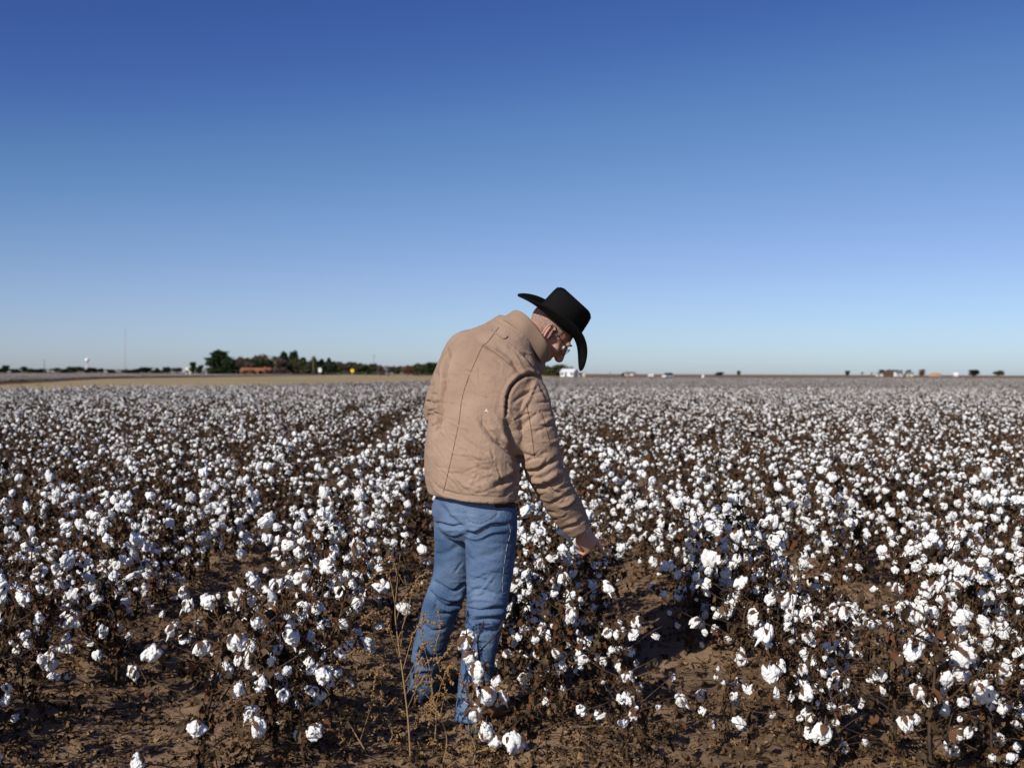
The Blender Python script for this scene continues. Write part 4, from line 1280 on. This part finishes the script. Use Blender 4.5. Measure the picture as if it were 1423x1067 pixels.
for u, vt, w, k, d, lab in [
    (268, 503.5, 9, 'dark', 760, 'small dark tree right of the cream hut'), (277, 507, 9, 'dark2', 760, 'shorter dark tree left of the great evergreen'),
    (304, 487, 35, 'evergreen', 700, 'great broad evergreen, tallest at the left end of the belt'), (321, 496.5, 26, 'scrub', 680, 'rounded dark green tree against the right side of the great evergreen'),
    (337, 492.5, 22, 'bare', 720, 'bare brown tree right of the rounded green one'), (349, 494, 20, 'bare2', 730, 'bare grey tree above the left end of the brick house'), (343, 503, 24, 'brown', 712, 'brown bushy tree behind the left end of the brick house'),
    (368, 488.5, 22, 'bare', 730, 'tall bare tree above the right end of the brick house'), (362, 500, 24, 'scrub', 715, 'dark bushy tree behind the middle of the brick house'), (379, 492, 20, 'bare2', 735, 'bare twiggy tree between the brick house and the round evergreens'),
    (389, 498, 26, 'brown', 700, 'brown thicket tree right of the brick house'), (395, 489, 11, 'dark', 740, 'smaller left one of the two round topped evergreens'), (405, 487, 15, 'dark2', 742, 'taller right one of the two round topped evergreens'),
    (405, 496, 26, 'scrub', 715, 'dark thicket under the two round topped evergreens'), (421, 498.5, 20, 'conifer', 730, 'wide pointed evergreen right of the round topped pair'), (424, 502, 22, 'scrub', 718, 'dark bush left of the utility pole'),
    (436, 497, 11, 'conifer', 732, 'narrow pointed evergreen behind the utility pole'), (429, 505, 18, 'olive2', 690, 'pale olive bush at the left foot of the utility pole'), (447, 500.5, 14, 'conifer', 725, 'dark pointed evergreen behind the white sign'),
    (448, 506, 20, 'scrub', 712, 'dark bush low behind the white sign'), (457, 499, 11, 'conifer', 720, 'sharp pointed evergreen between the white and yellow signs'), (462, 504, 18, 'scrub', 712, 'dark bush low between the white and yellow signs'),
    (475, 503, 17, 'olive', 720, 'olive tree left of the yellow sign'), (488, 503.5, 15, 'dark', 740, 'dark tree behind the yellow sign'), (498, 504.5, 14, 'olive', 735, 'olive tree right of the yellow sign'),
    (508, 506, 15, 'brown', 720, 'brown tree second right of the yellow sign'), (518, 505.5, 10, 'dark', 730, 'dark tree at the foot of the thin far pole'), (528, 507.5, 14, 'brown', 640, 'brown bush left of the forked bare tree'),
    (540, 503, 20, 'bare2', 480, 'forked bare grey tree standing forward of the belt'), (553, 508.5, 9, 'dark2', 760, 'little dark tree in the gap right of the bare tree'), (567, 507.5, 17, 'rust', 640, 'reddish brown tree left of the last olive trees'),
    (584, 505, 20, 'olive', 620, 'olive tree beside the man\'s elbow'), (600, 504, 17, 'dark', 640, 'dark tree half hidden by the man\'s elbow')]:
    tree(u, vt, w, k, d, lab, GL)
for u, vt, w, k, d, lab in [
    (334, 496, 18, 'brown', 722, 'brown thicket just right of the great evergreen'), (353, 494, 26, 'olive2', 726, 'olive thicket behind the left half of the brick house'), (366, 493, 26, 'brown', 728, 'brown thicket under the tall bare tree'), (380, 495, 26, 'olive2', 724, 'olive brown thicket right of the tall bare tree'),
    (414, 497.5, 22, 'olive2', 705, 'olive thicket below the round topped evergreens'), (438, 499.5, 24, 'scrub', 722, 'dark thicket around the utility pole'), (456, 501, 24, 'scrub', 724, 'dark thicket under the sharp pointed evergreen'), (468, 503, 20, 'olive2', 716, 'olive thicket midway between the two signs'),
    (483, 506, 18, 'brown', 716, 'brown thicket behind the yellow sign'), (499, 505.5, 20, 'olive2', 716, 'olive thicket right of the yellow sign'), (513, 506.5, 18, 'scrub', 716, 'dark thicket left of the thin far pole'), (525, 507, 18, 'olive2', 712, 'olive thicket right of the thin far pole'), (592, 507, 18, 'olive2', 650, 'olive thicket nearest the man\'s elbow'), (549, 509.5, 20, 'olive', 705, 'low olive tree right behind the forked bare tree'), (577, 507.5, 18, 'brown', 655, 'brown thicket between the reddish and olive trees')]:
    tree(u, vt, w, k, d, lab, GL)
GR = 'scattered trees on the right horizon'
for u, vt, w, k, d, lab in [
    (772, 506.5, 44, 'olive2', 640, 'grey-green tree behind the white barn by the man\'s chin'), (866, 518, 6, 'scrub', 900, 'small dark bush left of the cream shed'), (882, 515.5, 7, 'bare', 900, 'small bare tree right of the cream shed'),
    (999, 516.8, 9, 'scrub', 1500, 'low dark bush left of the lone round tree'), (1026, 515.5, 4, 'dark', 1500, 'lone little round tree on the bare horizon'), (1178, 515.3, 6, 'dark', 1300, 'lone dark tree left of the farmstead'),
    (1198, 515, 5, 'bare2', 1300, 'first thin bare tree left of the farmstead'), (1211, 515.8, 4, 'bare', 1300, 'second thin bare tree close to the farmstead'), (1226, 513.8, 13, 'dark2', 1250, 'broad dark tree at the left end of the farmstead'),
    (1240, 514, 14, 'dark', 1255, 'dark tree behind the brown barn'), (1250, 514.5, 8, 'olive', 1250, 'olive tree between the white and cream houses'), (1261, 514, 9, 'dark2', 1245, 'dark tree behind the cream house'), (1281, 513, 8, 'rust', 1300, 'wispy tree right of the cream house'),
    (1352, 514, 14, 'dark', 1300, 'dark tree beyond the white tank'), (1388, 515, 12, 'olive', 1300, 'olive tree near the right edge of the horizon')]:
    tree(u, vt, w, k, d, lab, GR)

# ------------------------------------------------------------------ far buildings, poles, signs
def at(u, d): 
    p = CAM + (c_f + c_r * ((u - PW / 2) / FP)) * d
    return Vector((p.x, p.y, 0))
def house(u, d, wpx, vtop, wall, roof, name, label, rz=0.1, roof_h=0.35, doors=1, wins=2, depth=None, group=None, chimney=False):
    w = wpx * d / FP; H_ = (hz(u) - vtop) * d / FP + EYE
    dp = depth or w * 0.6
    o = thing(name, label, 'house' if 'house' in name else 'building', at(u, d), rz, group)
    rh = H_ * roof_h; wh = H_ - rh
    mb = MB(); mb.box((0, 0, wh / 2), (w, dp, wh))
    mb.add([(-w / 2, -dp / 2 , wh), (-w / 2, dp / 2, wh), (-w / 2, 0, H_ - .12), (w / 2, -dp / 2, wh), (w / 2, dp / 2, wh), (w / 2, 0, H_ - .12)], [(0, 2, 1), (3, 4, 5)])
    wl_ = mb.build('wall', wall, o, False)
    mb = MB(); e = 0.35
    sl = Vector((0, dp / 2, -rh)).normalized()
    for s in (-1, 1):
        a, b = Vector((-w / 2 - e, 0, H_)), Vector((w / 2 + e, 0, H_))
        q = Vector((0, s * (dp / 2 + e), -rh * (1 + 2 * e / dp)))
        mb.add([a, b, b + q, a + q, a + Vector((0, 0, .15)), b + Vector((0, 0, .15)), b + q + Vector((0, 0, .15)), a + q + Vector((0, 0, .15))], [(0, 1, 2, 3), (4, 7, 6, 5), (0, 4, 5, 1), (3, 2, 6, 7), (0, 3, 7, 4), (1, 5, 6, 2)])
    rf = mb.build('roof', roof, o, False)
    if chimney:
        mb = MB(); mb.box((w * .3, 0.4, H_ + .2), (0.8, 0.8, 1.6)); mb.build('chimney', M_brick, rf, False)
    for i in range(doors):
        mb = MB(); mb.box((-w * .08 + i * 2.4, -dp / 2 - .03, 1.05), (1.0, .08, 2.1)); mb.build('door', M_dark, o, False)
    for i in range(wins):
        x = (-0.36 + 0.72 * i / max(1, wins - 1)) * w
        mb = MB(); mb.box((x, -dp / 2 - .03, wh * .58), (1.1, .08, 1.1)); mb.build('window', M_dark, o, False)
    return o
house(261.5, 770, 7, 511, M_cream, M_cream, 'shed', 'cream hut with a pitched roof left of the small dark trees', 0.2, 0.3, 1, 1)
house(285, 690, 4, 514.2, M_wpaint, M_roof, 'shed', 'tiny white shed at the left foot of the great evergreen', 0.1, 0.3, 1, 1)
house(356, 670, 40, 511.6, M_brick, M_brick, 'brick_house', 'long low orange brick house in front of the shelter belt', 0.05, 0.45, 1, 5, 9, None, True)
house(791, 560, 19, 513, M_wpaint, M_wpaint, 'barn', 'white barn beside the man\'s chin on the horizon', -0.4, 0.4, 1, 2, 7)
house(808, 600, 9, 516, M_cream, M_steel, 'shed', 'pale low shed just right of the white barn', 0.1, 0.25, 1, 1)
house(874, 880, 11, 517, M_cream, M_roof, 'shed', 'cream shed between a small bush and a small bare tree', 0.1, 0.3, 1, 1)
house(1240, 1230, 22, 515.3, M_brown, M_brown, 'barn', 'dark brown barn on the right horizon', 0.1, 0.4, 1, 2, 14)
house(1248, 1200, 10, 516, M_wpaint, M_roof, 'farm_house', 'white farm house in front of the brown barn', 0.3, 0.4, 1, 2)
house(1264, 1200, 9, 517, M_cream, M_roof, 'farm_house', 'cream farm house right of the brown barn', -0.2, 0.4, 1, 2)
house(1222, 1210, 8, 518, M_wpaint, M_roof, 'shed', 'small pale shed at the left end of the farmstead', 0.1, 0.35, 1, 1)
for u, vt, w, k, d, lab in [(340, 514, 9, 'rust', 655, 'first small rusty bush from the left along the brick house'), (352, 513.4, 8, 'rust', 652, 'second rusty bush from the left along the brick house'), (372, 513, 8, 'rust', 654, 'rusty bush at the right end of the brick house'), (362, 514.5, 7, 'scrub', 650, 'small dark bush before the middle of the brick house')]:
    tree(u, vt, w, k, d, lab, 'bushes along the brick house')
# heap of tan earth on the right horizon
mb = MB(); w = 20 * 1200 / FP
v, f = ico(4)
v = v * np.array((w / 2, w / 3, 3.6)); v[:, 2] *= 1 + 0.15 * vnoise(v[:, 0], v[:, 1])
v[:, 2] = np.maximum(v[:, 2], -0.4)
mb.add(v, f); o = mb.build('earth_heap', M_earth); o.location = at(1300, 1200)
tag(o, 'rounded orange-tan heap of earth right of the farmstead', 'earth heap')
# white tank
def tank(u, d, wpx, vtop, label):
    w = wpx * d / FP; h = (hz(u) - vtop) * d / FP + EYE
    o = thing('storage_tank', label, 'tank', at(u, d))
    mb = MB(); mb.tube([(0, 0, -.1), (0, 0, h * .82)], [w / 2, w / 2], 24); mb.build('shell', M_wpaint, o)
    mb = MB(); mb.tube([(0, 0, h * .821), (0, 0, h * .95), (0, 0, h)], [w / 2, w * .3, .2], 24); mb.build('lid', M_steel, o)
tank(1329, 1150, 8, 517, 'white tank at the right end of the horizon')
tank(977, 430, 3.5, 520.5, 'small white tank standing alone beyond the field edge')

# water tower
d = 3000; o = thing('water_tower', 'white ball water tower on a thin stem, far left horizon', 'water tower', at(121, d))
R_ = 3.0 * d / FP; zc = (hz(121) - 500.6) * d / FP + EYE
mb = MB(); mb.add(*ellipsoid((0, 0, zc), (R_, R_, R_ * .92), None, 4)); mb.build('tank', M_wpaint, o)
mb = MB(); mb.tube([(0, 0, -1), (0, 0, 4), (0, 0, zc - R_ * 1.0), (0, 0, zc - R_ * .7)], [3.4, 1.7, 1.5, 3.2], 16); mb.build('column', M_wpaint, o)
# guyed radio mast
d = 3000; o = thing('radio_mast', 'tall thin guyed radio mast on the left horizon', 'radio mast', at(174, d))
hm = (hz(174) - 455) * d / FP
mb = MB()
for a in (0, 2.09, 4.19):
    mb.tube([(math.cos(a) * .8, math.sin(a) * .8, 0), (math.cos(a) * .8, math.sin(a) * .8, hm)], [.16, .16], 5)
for i in range(60):
    z0, z1 = hm * i / 60, hm * (i + 1) / 60
    for k in range(3):
        a, b = k * 2.09, (k + 1) * 2.09
        mb.tube([(math.cos(a) * .8, math.sin(a) * .8, z0), (math.cos(b) * .8, math.sin(b) * .8, z1)], [.09, .09], 4)
mb.build('lattice', M_mast, o)
for a in (0.5, 2.6, 4.7):
    mb = MB()
    for q in (.5, .95): mb.tube([(0, 0, hm * q), (math.cos(a) * 60, math.sin(a) * 60, 0)], [.04, .04], 4)
    mb.build('guy_wire', M_mast, o)
# poles
def pole(u, d, vtop, label, arm=True, r0=0.15):
    h = (hz(u) - vtop) * d / FP + EYE
    o = thing('utility_pole', label, 'utility pole', at(u, d), 0.3, 'poles on the left horizon')
    mb = MB(); mb.tube([(0, 0, -.2), (0, 0, h)], [r0, r0 * .7], 10); mb.build('post', M_pole, o)
    if arm:
        mb = MB(); mb.box((0, -.14, h - .5), (2.2, .12, .14)); mb.build('crossarm', M_pole, o, False)
        for x in (-1, 0.95, -.35):
            mb = MB(); mb.tube([(x, -.14, h - .425), (x, -.14, h - .25)], [.06, .04], 8); mb.build('insulator', M_steel, o)
pole(61.5, 800, 499.5, 'thin dark pole rising over the far left scrub', False, 0.28)
pole(435, 420, 495.5, 'grey wooden utility pole before the dark evergreens')
pole(519.5, 800, 493.5, 'thin far pole right of the yellow sign', True, 0.2)
# road signs
def sign(u, d, v0, wpx, hpx, m, shape, label):
    o = thing('road_sign', label, 'road sign', at(u, d), 0.1)
    zc = (hz(u) - v0) * d / FP + EYE; w, h = wpx * d / FP, hpx * d / FP
    mb = MB()
    if shape == 'round':
        mb.tube([(0, -.03, zc), (0, .0, zc)], [w / 2, w / 2], 28)
    else:
        mb.box((0, -.015, zc), (w, .03, h))
        mb.box((0, -.032, zc), (w * .86, .008, h * .9))
    mb.build('plate', m, o, False)
    mb = MB(); mb.tube([(0, .05, -.2), (0, .05, zc + h * .3)], [.04, .04], 8); mb.build('post', M_steel, o)
sign(444.5, 300, 514.5, 4.2, 6.0, M_wpaint, 'flat', 'white upright road sign before the dark evergreens')
sign(489.5, 300, 515.2, 5.2, 5.2, M_yellow, 'round', 'round yellow road sign on the verge')
# wire fence along the verge
o = thing('wire_fence', 'wire fence with thin posts along the verge left of the man', 'fence', at(470, 330))
a, b = at(452, 330) - at(470, 330), at(602, 330) - at(470, 330)
for i in range(9):
    p = a.lerp(b, i / 8)
    mb = MB(); mb.tube([p + Vector((0, 0, -.2)), p + Vector((0, 0, 1.5))], [.07, .06], 7); mb.build('post', M_pole, o)
for z in (.5, .9, 1.3):
    mb = MB(); mb.tube([a + Vector((0, -.08, z)), b + Vector((0, -.08, z))], [.012, .012], 4); mb.build('wire', M_steel, o)
# parked vehicles beyond the field
def pickup(u, d, label, rz):
    o = thing('pickup_truck', label, 'pickup', at(u, d), rz)
    L_ = 4.6
    mb = MB(); mb.box((0, 0, .72), (L_, 1.8, .56)); mb.build('body', M_wpaint, o, False)
    mb = MB(); pr = [(-L_ * .28, 1.003), (-L_ * .18, 1.72), (L_ * .30, 1.78), (L_ * .49, 1.003)]; n = 4
    mb.add([(x, -.84, z) for x, z in pr] + [(x, .84, z) for x, z in pr], [(0, 1, 2, 3), (7, 6, 5, 4)] + [(i, n + i, n + (i + 1) % n, (i + 1) % n) for i in range(n)])
    mb.build('cab', M_dark, o, False)
    mb = MB(); mb.box((L_ * .1, 0, 1.87), (L_ * .5, 1.5, .12)); mb.build('roof_rack', M_wire, o, False)
    for x in (-1.45, 1.4):
        for y in (-.84, .84):
            mb = MB(); mb.tube([(x, y - .11, .38), (x, y + .11, .38)], [.38, .38], 18); w_ = mb.build('wheel', M_tyre, o)
            mb = MB(); mb.tube([(x, y - .12, .38), (x, y + .12, .38)], [.2, .2], 14); mb.build('rim', M_steel, w_)
def trailer(u, d, label, rz):
    o = thing('farm_trailer', label, 'trailer', at(u, d), rz)
    mb = MB(); mb.box((0, 0, .95), (2.1, 1.3, .9)); mb.build('box_body', M_wpaint, o, False)
    for x in (-1.1, 1.1):
        mb = MB(); mb.box((x, 0, .95), (.09, 1.3, .9)); mb.build('end_panel', M_red, o, False)
    mb = MB(); mb.tube([(1.1, 0, .5), (2.0, 0, .45)], [.05, .05], 8); mb.build('drawbar', M_steel, o)
    for y in (-.74, .74):
        mb = MB(); mb.tube([(0, y - .08, .32), (0, y + .08, .32)], [.32, .32], 16); mb.build('wheel', M_tyre, o)
trailer(903.5, 400, 'small white trailer with red ends beyond the field', 0.25)
pickup(928, 400, 'white pickup with a black cab top beyond the field', 0.75)
# fence posts / marker right of the barn
for u, vt, lab in ((848, 517.5, 'lone dark post between the pale shed and the cream shed'),):
    o = thing('fence_post', lab, 'post', at(u, 450))
    h = (hz(u) - vt) * 450 / FP + EYE
    mb = MB(); mb.tube([(0, 0, -.2), (0, 0, h)], [.16, .15], 8); mb.build('post', M_pole, o)
    mb = MB(); mb.box((0, 0, h + .06), (.42, .42, .12)); mb.build('cap', M_pole, o, False)
